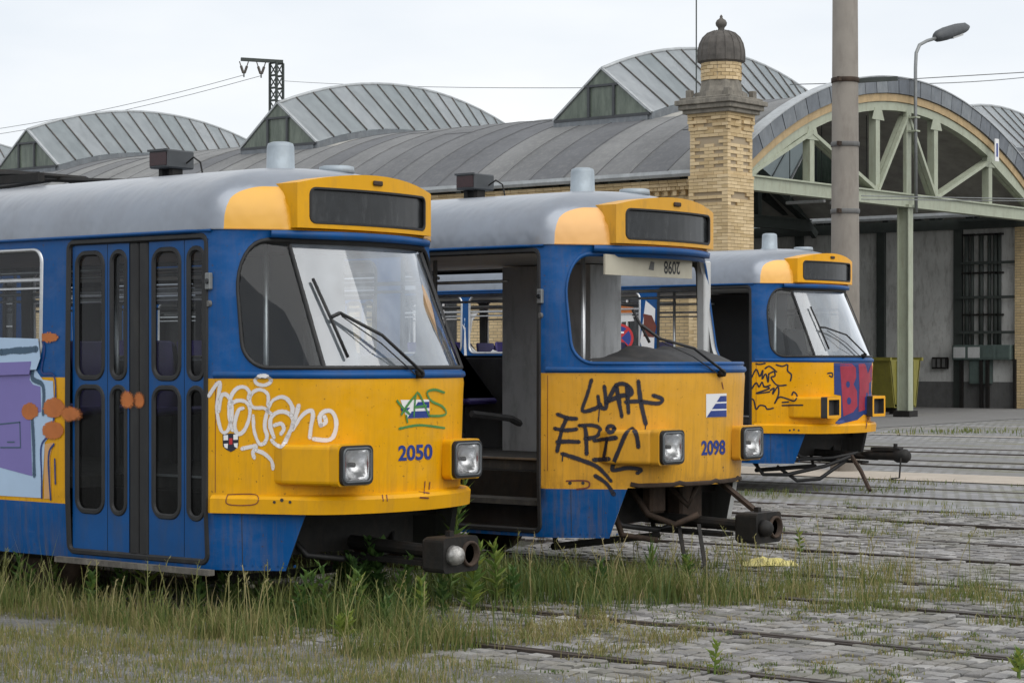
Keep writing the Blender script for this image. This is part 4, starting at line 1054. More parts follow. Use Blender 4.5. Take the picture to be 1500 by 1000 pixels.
def build_tram(n, X0, yc, label, k, bumper=True, glazed=True, doors=True, rim='rubber', lights=True, coupler='box', ledbox=True):
    T = Tram(n, X0, yc, label, k); r = T.root
    T.shell = build_panel(SHELL, 'body_shell', ['tram_paint_' + k, 'inside_grey', rim], r)
    T.roof = ROOF.build('roof', 'roof_paint_' + k, r, True)
    hitobjs = [T.shell]
    # rear wall
    mb = MB(); ro = dens([(-1.09, .345), (1.09, .345), (1.09, 2.565), (-1.09, 2.565)], .6); panel(mb, ro, [dens(rrect(-.8, 1.66, .8, 2.45, .1), .5)], lambda a, b, d: (SL - d, a, b), .035)
    build_panel(mb, 'rear_panel', ['tram_paint_' + k, 'inside_grey', 'rubber'], r, False)
    mb = MB(); pr = [(roof_pt(SL, math.pi / 2 * q / 12)[1], roof_pt(SL, math.pi / 2 * q / 12)[2]) for q in range(13)]; pr = pr + [(-a, b) for a, b in pr[-2::-1]]
    mb.prism(pr, SL - .02, SL + .01, lambda a, b, d: (d, a, b)).build('roof_end', 'roof_paint_' + k, r)
    mb = MB(); gasket(mb, [(s, 2.552) for s in [SL + .5 * i for i in range(27)] + [.02]], S, .03, .022, 0, False); gasket(mb, [(2 * LH - s, 2.552) for s in [SL + .5 * i for i in range(27)] + [.02]], S, .03, .022, 0, False)
    mb.build('drip_rail', 'blue', r, True)
    # windscreen surround and glass
    mb = MB(); gasket(mb, dens(NOSEW(-.004), .06), S, .032, .012); mb.build('windscreen_seal', 'rubber' if glazed else 'blue', r, True)
    if glazed:
        for a, b, g in ((.25, .785, 'quarter_glass'), (.815, 2 * LH - .815, 'screen_glass'), (2 * LH - .785, 2 * LH - .25, 'quarter_glass')):
            lp = [p for p in dens(NOSEW(.004), .05)]; lp = [(min(max(s, a), b), z) for s, z in lp]; q = []
            for p in lp:
                if not q or math.hypot(p[0] - q[-1][0], p[1] - q[-1][1]) > .004: q.append(p)
            ex = [(a + .06 * i + 1e-4 * j, 1.68 + .06 * j) for i in range(1, 60) for j in range(14) if a + .06 * i < b]
            mb = MB(); panel(mb, q, [], lambda s, z, d: S(s, z, d - .012), extra=ex, back=False); build_panel(mb, 'windscreen' if g == 'screen_glass' else 'quarter_window', [g], r)
        for s in (.8, 2 * LH - .8):
            mb = MB(); gasket(mb, [(s, 1.66 + .08 * i) for i in range(11)], S, .034, .012, 0, False); mb.build('windscreen_pillar', 'rubber', r, True)
    # side windows
    def side_win(a, b, far, glassy):
        fn = (lambda s, z, d: S(2 * LH - s, z, d)) if far else S
        mb = MB(); gasket(mb, dens(rrect(a + .01, ZSILL + .01, b - .01, ZTOP - .01, .09, 5), .5), fn, .03, .014); f = mb.build('window_frame', 'aluminium' if k != 'b' else 'rubber', r, True)
        mb = MB(); gasket(mb, [(a + .01, 2.27), (b - .01, 2.27)], fn, .03, .006, 0, False, -.01); gasket(mb, [(a + .01, 2.21), (b - .01, 2.21)], fn, .022, .006, 0, False, -.01); mb.build('window_bar', 'aluminium', f)
        if glassy:
            mb = MB(); panel(mb, dens(rrect(a + .005, ZSILL + .005, b - .005, ZTOP - .005, .09, 5), .5), [], lambda s, z, d: fn(s, z, d - .015), back=False); build_panel(mb, 'window_pane', ['side_glass'], f, False)
    for i, (a, b) in enumerate(WINS): side_win(a, b, False, glazed and k == 'a')
    for i, (a, b) in enumerate(FARW): side_win(a, b, True, False)
    # doors
    for di, (a, b) in enumerate(DOORS):
        mb = MB(); gasket(mb, dens(rrect(a + .012, .39, b - .012, 2.518, .05, 4), .4), S, .045, .012); mb.build('door_frame', 'rubber', r)
        if not doors and di == 0: continue
        fn = lambda s, z, d: (s, -1.075 - d, z)
        leaves = [(a + .04, a + .405), (a + .41, a + .63), (a + .83, a + 1.175), (a + 1.18, b - .015)]
        for la, lb in leaves:
            g = .042 if lb - la > .3 else .036
            l0, l1 = la + g, lb - g
            hl = [dens(rrect(l0, 1.585, l1, 2.44, min(.085, (l1 - l0) / 2.2), 5), .3), dens(rrect(l0, .67, l1, 1.525, min(.085, (l1 - l0) / 2.2), 5), .3)]
            mb = MB(); panel(mb, dens([(la, .40), (lb, .40), (lb, 2.50), (la, 2.50)], .5), hl, fn, .03); lf = build_panel(mb, 'door_leaf', ['blue', 'inside_grey', 'rubber'], r, False)
            for h in hl:
                mb = MB(); gasket(mb, h, fn, .042, .008); mb.build('seal', 'rubber', lf)
                mb = MB(); panel(mb, h, [], lambda s, z, d: (s, -1.06 - d, z), back=False); build_panel(mb, 'pane', ['door_glass'], lf, False)
        for e in (.64, .735): MB().box((a + e, -1.085, .40), (a + e + .088, -1.045, 2.50)).build('rubber_edge', 'rubber', r, bevel=.012, seg=1)
    # destination box
    bx = lambda y: .475 - .10 * (y / .66) ** 2
    topz = lambda y: 2.95 - .08 * (y / .66) ** 2
    out_ = dens([(-.66, 2.575), (.66, 2.575)], .12, False) + dens([(.66, 2.575), (.66, 2.86)], .1, False)[1:] + [(y, topz(y)) for y in [.66 - .11 * i for i in range(13)]] + dens([(-.66, 2.86), (-.66, 2.575)], .1, False)[1:-1]
    hole = dens(rrect(-.565, 2.612, .565, 2.838, .04, 4), .1)
    mb = MB(); panel(mb, out_, [hole], lambda a, b, d: (bx(a) + d, a, b), .03, [(-.6 + .1 * i, 2.592 + .27 * j) for i in range(13) for j in (0, 1)], mi=(0, 0, 0), back=False)
    nh = len(hole); mb.add([(bx(a), a, b) for a, b in hole] + [(bx(a) - .03, a, b) for a, b in hole], [(i, (i + 1) % nh, nh + (i + 1) % nh, nh + i) for i in range(nh)], 1)
    no = len(out_); vs = [(bx(a), a, b) for a, b in out_] + [(-.2 if b > 2.7 else .08, a * (1 if b < 2.75 else 1.0), b - .0) for a, b in out_]
    mb.add(vs, [(i, (i + 1) % no, no + (i + 1) % no, no + i) for i in range(no)], 0)
    bo = build_panel(mb, 'destination_box', ['yellow_' + k, 'rubber'], r, False)
    mb = MB(); panel(mb, hole, [], lambda a, b, d: (bx(a) - .022 + d, a, b), back=False); build_panel(mb, 'destination_screen', ['screen_dark'], bo, False)
    mb = MB(); gasket(mb, hole, lambda a, b, d: (bx(a) + d, a, b), .022, .006); mb.build('screen_seal', 'rubber', bo)
    MB().box((bx(0) - .002, -.045, 2.882), (bx(0) + .016, .045, 2.915)).build('box_lamp', 'rusty_steel', bo, bevel=.006, seg=1)
    for z in (2.64, 2.76): MB().lathe([(.009, 0), (.009, .006)], 8, (.24, -.661, z), 'Y').build('bolt', 'dark_steel', bo).location = (0, -.004, 0)
    hitobjs.append(bo)
    mb = MB(); gasket(mb, [(.03 + .0735 * i, 1.612) for i in range(41)], S, .05, .014, 0, False); hitobjs.append(mb.build('belt_moulding', 'blue', r, True))
    for s_ in (.24, 2 * LH - .24): mb = MB(); gasket(mb, [(s_, .36 + .07 * i) for i in range(6)], S, .008, .002, 0, False); mb.build('panel_seam', 'inside_dark', r)
    for z0, z1, s_ in ((.85, 1.57, .045), (.85, 1.57, 2 * LH - .045)): mb = MB(); gasket(mb, [(s_, z0 + (z1 - z0) * i / 8) for i in range(9)], S, .007, .002, 0, False); mb.build('panel_seam', 'paint_brown', r)
    for i in range(9): mb = MB(); gasket(mb, ell2(.13 + .062 * i, .375, .006), S, .006, .003); mb.build('rivet', 'blue', r)
    # brow above the windscreen
    mb = MB(); gasket(mb, [(.60 + .045 * i, 2.535) for i in range(41)], S, .055, .03, 0, False); mb.build('brow', 'blue', r, True)
    # roof fittings
    MB().lathe([(.118, 2.98), (.118, 3.035), (.1, 3.045), (.096, 3.20), (.088, 3.225), (.06, 3.235)], 24, (-.45, 0, 0)).build('roof_vent', 'vent_grey', r, True)
    MB().lathe([(.125, 3.02), (.12, 3.065), (.1, 3.07)], 24, (-.02, .12, -.02)).build('roof_cap', 'vent_grey', r, True)
    if ledbox:
        q = empty('x') if False else None
        b1 = MB().box((-1.70, -.12, 3.11), (-1.49, .14, 3.245)).build('number_display', 'lamp_grey', r, bevel=.01, seg=1)
        MB().box((-1.685, -.126, 3.13), (-1.505, -.119, 3.225)).build('display_screen', 'screen_red', b1); MB().box((-1.70, -.135, 3.232), (-1.49, -.12, 3.248)).build('display_hood', 'lamp_grey', b1)
        for e in (-1.65, -1.54): MB().box((e - .02, -.05, 3.03), (e + .02, .05, 3.112)).build('display_foot', 'dark_steel', b1)
        MB().tube([(-1.48, .05, 3.15), (-1.4, .05, 3.19), (-1.33, .05, 3.15), (-1.3, .05, 3.04)], .007, 5).build('display_cable', 'dark_steel', b1)
    # folded pantograph
    pb = MB().box((-4.3, -.5, 3.04), (-2.5, -.44, 3.10)).box((-4.3, .44, 3.04), (-2.5, .5, 3.10)).build('pantograph_frame', 'dark_steel', r)
    for y in (-.42, .42): MB().tube([(-2.6, y, 3.1), (-3.4, y * .8, 3.15), (-4.2, y, 3.13)], .022, 6).build('pantograph_arm', 'dark_steel', pb)
    for x in (-3.3, -3.5): MB().tube([(x, -.8, 3.10), (x, -.6, 3.17), (x, .6, 3.17), (x, .8, 3.10)], .022, 6).build('pantograph_head', 'dark_steel', pb)
    # lower front: ledge, pods, lamps
    if bumper:
        ss = [.02 + .074 * i for i in range(41)]; vs = []; fs = []
        for s in ss:
            o_ = .03 + .045 * math.sin(max(0, min(1, (s - .2) / .6)) * math.pi / 2) * (1 if s < LH else math.sin(max(0, min(1, (2 * LH - s - .2) / .6)) * math.pi / 2))
            for z, e in ((.718, -.01), (.718, o_), (.812, o_), (.83, o_ - .02), (.84, -.01)): vs.append(S(s, z, e))
        for i in range(40):
            for q in range(4): fs.append((i * 5 + q, i * 5 + 5 + q, i * 5 + 6 + q, i * 5 + 1 + q))
        fs += [(0, 1, 2, 3, 4), tuple(200 + q for q in (4, 3, 2, 1, 0))]
        lg = MB().add(vs, fs).build('bumper_ledge', 'yellow_' + k, r); hitobjs.append(lg)
    else:
        mb = MB(); gasket(mb, [(.72 + .0613 * i, .742 + .02 * math.sin(i * .9) * 0 + .012 * (i % 7 == 0)) for i in range(26)], S, .04, .012, 0, False); mb.build('bumper_seam', 'rusty_steel', r)
    for s in (-1, 1):
        LY = -.615 if s < 0 else .48; pod = MB().prism([(.785, LY + s * .158), (.785, LY - s * .152), (.55, LY - s * .165), (.30, s * .86), (.46, s * .885 if s < 0 else .84)], .905, 1.165, lambda a, b, d: (a, b, d)).build('lamp_pod', 'yellow_' + k, r, bevel=.028, seg=3)
        hitobjs.append(pod); yc_ = LY
        fnl = lambda a, b, d: (.848 + d, yc_ + a, 1.035 + b)
        if lights:
            o1 = rrect(-.146, -.126, .146, .126, .04, 5); h1 = rrect(-.116, -.098, .116, .098, .03, 5)
            mb = MB(); panel(mb, o1, [h1], fnl, .03, off=.026); bz = build_panel(mb, 'headlight', ['rubber', 'rubber', 'rubber'], r, False)
            mb = MB(); gasket(mb, rrect(-.126, -.107, .126, .107, .035, 5), mb_rim(k, r, fnl) or fnl, .018, .008, off=.026); mb.build('bezel_ring', 'bezel_grey', bz, True)
            mb = MB(); panel(mb, h1, [], lambda a, b, d: fnl(a, b, d - .055 + .065 * min(1.15, (a / .1) ** 2 + (b / .105) ** 2)), extra=[(-.105 + .021 * i, -.09 + .018 * j) for i in range(11) for j in range(11)], back=False); build_panel(mb, 'reflector', ['chrome'], bz)
            MB().box((.846, yc_ - .114, .97), (.866, yc_ - .100, 1.10)).build('side_reflector', 'lens_red', bz); MB().box((.846, yc_ + .100, .97), (.866, yc_ + .114, 1.10)).build('side_reflector', 'lens_red', bz)
            MB().lathe([(.016, -.05), (.016, -.005), (.006, .0)], 10, (.848, yc_, 1.035), 'X').build('bulb', 'inside_dark', bz, True)
            mb = MB(); panel(mb, h1, [], lambda a, b, d: fnl(a, b, d + .03 + .012 * (1 - (a / .12) ** 2) * (1 - (b / .1) ** 2)), extra=[(-.08 + .04 * i, -.07 + .035 * j) for i in range(5) for j in range(5)], back=False); build_panel(mb, 'lamp_lens', ['lamp_glass'], bz)
        else:
            mb = MB(); panel(mb, rrect(-.16, -.13, .16, .13, .015, 3), [rrect(-.125, -.095, .125, .095, .01, 3)], fnl, .09, off=.02); bz = build_panel(mb, 'lamp_opening', ['yellow_' + k, 'yellow_' + k, 'inside_dark'], r, False)
            MB().box((.74, yc_ - .125, .94), (.792, yc_ + .125, 1.13)).build('lamp_cavity', 'inside_dark', bz)
    # interior
    fl = MB(); fl.box((SL + .04, -.60, .82), (.0, 1.05, .9)); fl.box((.0, -.60, .82), (.5, .60, .9))
    prev = SL + .04
    for a, b in sorted(DOORS): fl.box((prev, -1.05, .821), (a, -.60, .899)); prev = b
    fl.box((prev, -1.05, .821), (.01, -.60, .899)); f = fl.build('floor', 'floor_dark', r)
    for a, b in DOORS:
        MB().box((a, -1.05, .58), (b, -.60, .62)).build('step', 'floor_dark', f); MB().box((a, -.60, .62), (b, -.585, .82)).build('step_riser', 'inside_dark', f)
        MB().box((a, -1.06, .36), (b, -.86, .40)).build('step', 'floor_dark', f); MB().box((a, -.86, .40), (b, -.845, .58)).build('step_riser', 'inside_dark', f)
        MB().box((a, -.62, .9), (b, -.6, .915)).build('step_edge', 'aluminium', f)
    MB().box((SL + .04, -1.03, 2.5), (-.02, 1.03, 2.54)).box((-.02, -.7, 2.5), (.2, .7, 2.54)).build('ceiling', 'inside_white', r)
    MB().box((-1.80, .62, .9), (-.84, 1.055, 2.49)).build('equipment_cabinet', 'board_grey' if k != 'b' else 'panel_pale', r)
    MB().box((-.08, -.05, .9), (-.04, .61, 1.55)).build('cab_partition', 'board_grey', r)
    da = MB().prism([(.2, .9), (.55, .9), (.60, 1.55), (.55, 1.68), (.26, 1.60), (.2, 1.5)], -.52, .56, lambda a, b, d: (a, d, b)).build('dashboard', 'inside_dark', r, bevel=.02, seg=1)
    for j in range(6): MB().box((.31, -.4 + .14 * j, 1.61), (.36, -.34 + .14 * j, 1.66)).build('switch', 'inside_grey', da)
    if k != 'b': MB().prism([(-.05, 1.3), (.32, 1.34), (.33, 1.27), (-.08, 1.22), (-.18, 1.28), (-.28, 2.0), (-.22, 2.02)], .0, .46, lambda a, b, d: (a - .02, d + .05, b)).build('driver_seat', 'inside_dark', r, bevel=.03)
    MB().tube([(.02, .28, .9), (.02, .28, 1.28)], .05, 8).build('seat_post', 'inside_dark', r)
    for x in (-2.3, -3.1, -3.9, -4.7, -5.5, -8.6, -9.4, -10.2):
        seat(r, x, .72); seat(r, x - .05, .27) if x < -3.5 else None
        seat(r, x, -.78)
    for x, y in ((-1.55, -.55), (.0, -.58), (-6.2, -.5), (-7.9, -.5)): MB().tube([(x, y, .9), (x, y, 2.5)], .018, 8).build('grab_pole', 'aluminium', r, True)
    for y in (-.45, .45): MB().tube([(-12.5, y, 2.36), (-1.6, y, 2.36)], .016, 6).build('grab_rail', 'aluminium', r, True)
    # running gear
    uf = MB(); uf.box((SL + .1, -.8, .62), (.30, .8, .82)).build('underframe', 'dark_steel', r)
    MB().box((.18, -.62, .42), (.24, .62, .82)).build('front_plate', 'dark_steel', r)
    for bxx in (-2.95, -9.6):
        bg_ = MB()
        for y in (-.9, .9): bg_.box((bxx - 1.25, y - .06, .30), (bxx + 1.25, y + .06, .46))
        bg_.box((bxx - .3, -.85, .32), (bxx + .3, .85, .50)); bq = bg_.build('bogie', 'dark_steel', r, bevel=.02, seg=1)
        for wx in (-.95, .95):
            for y in (-GA - .02, GA + .02):
                MB().lathe([(.1, -.07), (.33, -.06), (.345, .05), (.30, .06), (.28, .03), (.12, .04), (.1, .07)], 24, (bxx + wx, y, .345), 'Y').build('wheel', 'rusty_steel', bq, True)
            MB().tube([(bxx + wx, -.7, .345), (bxx + wx, .7, .345)], .07, 8).build('axle', 'dark_steel', bq)
    for x0, x1 in ((-5.6, -4.6), (-8.2, -7.9), (-6.1, -5.7)): MB().box((x0, -.75, .32), (x1, .75, .62)).build('equipment_box', 'dark_steel', r, bevel=.02, seg=1)
    MB().tube([(.1, -.55, .62), (.32, -.52, .42), (.36, -.1, .36), (.34, .3, .40), (.1, .55, .62)], .022, 6).build('front_hose', 'rubber', r, True)
    MB().tube([(-.2, -.7, .24), (-.2, .7, .24)], .03, 6).tube([(-.2, -.66, .24), (-.3, -.66, .66)], .02, 6).tube([(-.2, .66, .24), (-.3, .66, .66)], .02, 6).build('lifeguard', 'dark_steel', r)
    # coupler
    cz, cr = (.44 if k == 'a' else .42), MB()
    cr.tube([(-.3, 0, cz + .05), (1.12, 0, cz)], [.05, .045], 10)
    cr.bar((.2, 0, cz - .06), (.95, 0, cz - .07), .16, .03); cp = cr.build('coupler', 'dark_steel', r)
    if coupler == 'box':
        xh = 1.05 if k == 'a' else 1.15
        hd = MB(); panel(hd, rrect(-.175, -.115, .175, .115, .03, 3), [rrect(.01, -.085, .16, .085, .07, 6)], lambda a, b, d: (xh + .17 + d, a, cz + b), .17); build_panel(hd, 'coupler_head', ['dark_steel'] * 3, cp, False)
        MB().box((xh - .03, -.17, cz - .105), (xh + .004, .17, cz + .105)).build('coupler_back', 'dark_steel', cp, bevel=.015, seg=1)
        MB().lathe([(.066, .0), (.064, .03), (.054, .06), (.03, .08), (.015, .083)], 20, (xh + .17, -.085, cz), 'X').build('coupler_cone', 'silver_worn' if k == 'a' else 'dark_steel', cp, True)
        MB().lathe([(.085, -.02), (.085, .02), (.068, .02), (.068, -.02)], 20, (xh + .17, .085, cz), 'X').build('coupler_cup', 'rusty_steel', cp, True)
        MB().box((xh + .05, -.02, cz + .11), (xh + .09, .02, cz + .15)).build('coupler_pin', 'dark_steel', cp)
    else:
        MB().lathe([(.04, .9), (.055, 1.05), (.06, 1.35), (.085, 1.4), (.085, 1.52), (.05, 1.56)], 14, (0, 0, cz + .02), 'X').build('coupler_head', 'dark_steel', cp, True)
        MB().box((1.05, -.05, cz + .08), (1.45, .05, cz + .12)).tube([(1.38, -.02, cz + .1), (1.38, -.02, cz + .17)], .025, 6).build('coupler_pin', 'dark_steel', cp)
        MB().tube([(1.5, -.1, cz), (1.5, -.14, cz - .24), (1.42, -.2, cz - .25)], .012, 5).build('coupler_handle', 'dark_steel', cp)
    # wiper
    T.bvh = bvh_of(hitobjs, T.off)
    if k == 'a': T.side = BVHTree.FromPolygons([Vector((a, -1.1, b)) + T.off for a, b in ((-4.4, 1.5), (-1.5, 1.5), (-1.5, 2.6), (-4.4, 2.6))], [(0, 1, 2, 3)])
    return T
t1 = build_tram(1, -10.347, SP[1], 'blue and yellow tram 2050 with closed doors and white bubble graffiti', 'a')
t2 = build_tram(2, -10.085, SP[2], 'tram 2098 with missing windscreen, open doorway and black graffiti tags', 'b', bumper=False, glazed=False, doors=False, rim='inside_white')
t3 = build_tram(3, -14.40, SP[3], 'lampless blue and yellow tram with red graffiti on its nose', 'c', doors=False, lights=False, coupler='bar', ledbox=False)

# ================================================================== GRAFFITI, NUMBERS AND SMALL FITTINGS ON THE TRAMS
def cr(pts, ox, oy, sc_): return [(ox + a / sc_, oy + b / sc_) for a, b in pts]
A4 = lambda *p: cr(p, 290, 520, 2.777)
A6 = lambda *p: cr(p, 620, 520, 2.778)
A5 = lambda *p: cr(p, 1080, 500, 4.546)
def ell(cx, cy, rx, ry, n_=14): return [(cx + rx * math.cos(2 * math.pi * i / n_), cy + ry * math.sin(2 * math.pi * i / n_)) for i in range(n_ + 1)]
# ---- tram 2050
t1.graf([A4((45, 165), (75, 120), (90, 115), (85, 160), (78, 220), (90, 290), (105, 315), (125, 300), (138, 250), (135, 190), (115, 160), (95, 170), (85, 230)),
         A4((140, 305), (128, 240), (135, 170), (160, 135), (190, 130), (210, 150), (205, 178)), A4((130, 200), (160, 185), (195, 190), (212, 220), (205, 270), (185, 310), (160, 318), (150, 280), (165, 225), (185, 215)),
         A4((285, 205), (285, 160), (255, 140), (225, 150), (210, 180), (225, 212), (270, 215), (300, 240)), A4((225, 245), (230, 310), (250, 360), (275, 355)),
         A4((270, 360), (282, 330), (272, 290), (280, 240), (300, 190), (335, 170), (365, 180), (385, 215), (380, 245)), A4((310, 335), (295, 290), (300, 250), (330, 230), (365, 235), (387, 265), (372, 320), (345, 370), (320, 365), (300, 345)), A4((312, 285), (340, 278), (350, 300), (338, 320)),
         A4((345, 368), (375, 310), (395, 260), (410, 205)), A4((385, 305), (420, 250), (455, 225), (468, 240), (460, 290), (455, 335)),
         A4((500, 285), (495, 250), (515, 228), (545, 230), (562, 270), (555, 320), (530, 345), (470, 340)), A4((500, 285), (520, 272), (514, 250)),
         A4(*ell(265, 103, 32, 19)), A4((180, 380), (215, 372), (238, 368), (224, 395), (230, 418)), A4((235, 385), (270, 400), (300, 430), (306, 462))], 5.2, 'paint_white', 'white bubble letter graffiti')
fl = MB(); t1.fill(fl, A4((823, 182), (940, 180), (940, 254), (848, 257)), .003, 6); fl.build('logo_ground', 'print_white', t1.root)
fl = MB(); t1.fill(fl, A4((893, 190), (939, 189), (939, 214), (877, 216)), .0045, 6); t1.fill(fl, A4((868, 228), (940, 226), (940, 253), (850, 256)), .0045, 6); t1.fill(fl, A4((823, 215), (862, 213), (850, 226), (826, 227)), .0045, 6); fl.build('logo_stripe', 'print_blue', t1.root)
t1.graf([A4((808, 185), (832, 215), (858, 238)), A4((826, 240), (852, 200), (882, 162)), A4((850, 272), (845, 245)), A4((876, 248), (890, 150), (938, 248)), A4((880, 212), (926, 205)), A4((1000, 152), (962, 140), (930, 150), (946, 185), (990, 207), (1008, 235), (985, 246), (940, 246))], 3.4, 'paint_green', 'green graffiti tag over the logo', .0065)
t1.graf([A4((818, 298), (900, 284), (1002, 296))], 3.2, 'paint_green', 'green underline of the tag')
t1.text('2050', 583, 652, 633, 675, 'print_blue', 'fleet_number', -.05, .03)
sh = MB(); t1.fill(sh, A4((101, 322), (133, 318), (166, 320), (165, 368), (150, 385), (134, 393), (116, 384), (102, 370)), .003, 5); sh.build('crest', 'paint_black', t1.root)
sh = MB()
for a, b_ in ((105, 325), (145, 323)): t1.fill(sh, A4((a, b_), (a + 18, b_ - 1), (a + 18, b_ + 20), (a, b_ + 21)), .0045, 4)
for a, b_ in ((106, 360), (146, 358)): t1.fill(sh, A4((a, b_), (a + 17, b_ - 1), (a + 15, b_ + 20), (a + 3, b_ + 14)), .0045, 4)
sh.build('crest_field', 'print_white', t1.root)
sh = MB(); t1.fill(sh, A4((127, 338), (141, 337), (141, 362), (127, 363)), .0045, 4); sh.build('crest_heart', 'print_red', t1.root)
# side piece beside the door; its top edge runs over the lower part of the window
main_bvh = t1.bvh; t1.bvh = t1.side
sd_ = MB(); t1.fill(sd_, [(-70, 492), (59, 496), (62, 524), (56, 541), (-70, 549)], .018, 14); o = sd_.build('graffiti', 'paint_lightblue', t1.root); o['label'] = 'pale blue top edge of the graffiti across the window sill'
t1.graf([[(4, 516), (20, 514), (40, 513), (57, 511)], [(-70, 520), (-30, 518), (-12, 516)]], 8, 'paint_shadow', 'dark shadow bar at the top of the graffiti', .0195)
sd_ = MB(); t1.fill(sd_, [(-70, 536), (0, 531), (49, 529), (46, 548), (-70, 552)], .0195, 14); o = sd_.build('graffiti', 'paint_purple', t1.root); o['label'] = 'purple top of the graffiti fill'
t1.bvh = main_bvh
sd_ = MB(); t1.fill(sd_, [(-60, 505), (-60, 494), (58, 497), (61, 520), (52, 540), (63, 556), (78, 558), (80, 600), (78, 632), (66, 648), (62, 729), (-60, 722)], .003, 14); o = sd_.build('graffiti', 'paint_lightblue', t1.root); o['label'] = 'pale blue graffiti outline field'
sd_ = MB(); t1.fill(sd_, [(-60, 536), (0, 531), (49, 529), (44, 556), (49, 563), (60, 566), (61, 603), (45, 607), (48, 697), (0, 684), (-60, 672)], .0045, 14); o = sd_.build('graffiti', 'paint_purple', t1.root); o['label'] = 'purple graffiti letter fill'
t1.graf([[(6, 514), (58, 511)], [(52, 530), (48, 548), (50, 556), (62, 562), (65, 575), (64, 606)], [(48, 612), (50, 650), (51, 696)]], 6, 'paint_shadow', 'dark shadow edge of the graffiti', .006)
t1.graf([[(63, 500), (66, 512), (62, 545), (80, 550), (82, 590), (78, 625)], [(70, 640), (61, 655), (62, 700), (62, 729)], [(80, 650), (72, 668), (75, 731)], [(81, 672), (82, 708)]], 3.2, 'paint_navy', 'dark blue graffiti outline', .006)
sd_ = MB(); t1.fill(sd_, [(66, 650), (79, 648), (74, 668), (76, 730), (65, 730)], .0035, 8); o = sd_.build('graffiti', 'paint_peach', t1.root); o['label'] = 'peach graffiti drip'
t1.graf([[(0, 621), (30, 618)], [(2, 655), (30, 655)], [(30, 618), (31, 655)], [(12, 647), (22, 647)]], 1.3, 'paint_shadow', 'hatch outline in the purple field', .0065)
for u, v, a, b_ in ((55, 468, 6, 7), (73, 494, 12, 7), (45, 602, 11, 11), (80, 597, 14, 13), (78, 630, 14, 12)): t1.fill(MB(), ell(u, v, a * 1.2, b_ * 1.2)[:-1], .0075, 4, True).build('paint_splash', spray('paint_orange'), t1.root)
# splashes that reached the door leaves
for x, z, a, b_ in ((-1.37, 1.335, .13, .055), (-.80, 1.44, .075, .06), (-.69, 1.44, .06, .055)):
    y = -1.0905 if x > -1 else -1.1145; sp_ = MB(); sp_.add([(x, y, z)] + [(x + a * q * math.cos(k * .3927), y, z + b_ * q * math.sin(k * .3927)) for q in (.55, 1.15) for k in range(16)], [(0, 1 + k, 1 + (k + 1) % 16) for k in range(16)] + [(1 + k, 17 + k, 17 + (k + 1) % 16, 1 + (k + 1) % 16) for k in range(16)])
    sp_.t = [1.1] + [.9] * 16 + [0.] * 16; sp_.build('paint_splash', spray('paint_orange'), t1.root)
def dot(T, mb, u, v, r): 
    h = T.hit(u, v, .003)
    if h: 
        nn = h[1]; e = nn.cross(Vector((0, 0, 1))).normalized(); a = e.cross(nn); mb.add([h[0] + (e * math.cos(q * math.pi / 5) + a * math.sin(q * math.pi / 5)) * r for q in range(10)], [tuple(range(10))])
hb = MB()
for u, v, r_ in ((402, 735, .01), (413, 732, .012), (425, 735, .01)): dot(t1, hb, u, v, r_)
hb.build('bolt_hole', 'inside_dark', t1.root)
t1.graf([[(334, 724), (374, 724), (374, 738), (334, 738), (334, 724)]], 1.0, 'paint_brown', 'hatch outline on the bumper')
t1.graf([[(614, 720), (628, 722)], [(615, 728), (627, 729)], [(622, 705), (621, 722)], [(629, 706), (628, 716)]], 1.6, 'paint_brown', 'rusty bracket marks on the bumper')
t1.graf([[(560, 725), (561, 733)], [(566, 725), (567, 733)]], 1.2, 'paint_brown', 'rust scratches on the bumper')
# ---- tram 2098
t2.graf([A6((685, 100), (668, 160), (648, 226), (700, 216), (720, 200)), A6((712, 165), (718, 205), (745, 212), (736, 125)), A6((748, 192), (790, 120), (835, 125), (846, 158), (800, 166), (745, 190)), A6((785, 120), (808, 250)), A6((830, 120), (835, 235)), A6((875, 105), (885, 190), (905, 280)), A6((825, 190), (880, 188), (955, 196), (972, 178), (935, 163)),
         A6((545, 240), (590, 255), (625, 258)), A6((585, 255), (565, 300), (545, 390)), A6((535, 298), (580, 305), (625, 300)), A6((545, 352), (590, 350), (635, 352)), A6((635, 285), (660, 300), (665, 400)), A6((635, 285), (690, 285), (720, 300), (705, 330), (660, 340)),
         A6(*ell(763, 300, 15, 13)), A6((695, 347), (785, 335)), A6((748, 345), (735, 420)), A6((695, 425), (757, 422)), A6((876, 372), (868, 325), (850, 300), (825, 320), (795, 390), (770, 455), (778, 468), (830, 458), (885, 465), (870, 480)),
         A6((565, 400), (640, 425), (710, 455), (765, 512)), A6((700, 490), (745, 520), (776, 566))], 5.4, 'paint_black', 'black two line graffiti tag')
t2.graf([A6((718, 205), (713, 270)), A6((905, 280), (903, 300)), A6((568, 400), (566, 430))], 1.2, 'paint_black', 'thin runs below the black tag')
fl = MB(); t2.fill(fl, A6((1150, 158), (1233, 155), (1233, 250), (1150, 253)), .003, 6); fl.build('logo_ground', 'print_white', t2.root)
fl = MB()
for p in (((1208, 166), (1232, 165), (1232, 188), (1192, 190)), ((1188, 197), (1232, 195), (1232, 217), (1173, 219)), ((1169, 226), (1232, 224), (1232, 250), (1152, 252))): t2.fill(fl, A6(*p), .0045, 6)
fl.build('logo_stripe', 'print_blue', t2.root)
t2.text('2098', 1027, 645, 1062, 667, 'print_blue', 'fleet_number', -.04, .03)
hb = MB()
for u, v in ((835, 707), (854, 707)): dot(t2, hb, u, v, .013)
dot(t2, hb, 1059, 684, .008); hb.build('bolt_hole', 'inside_dark', t2.root)
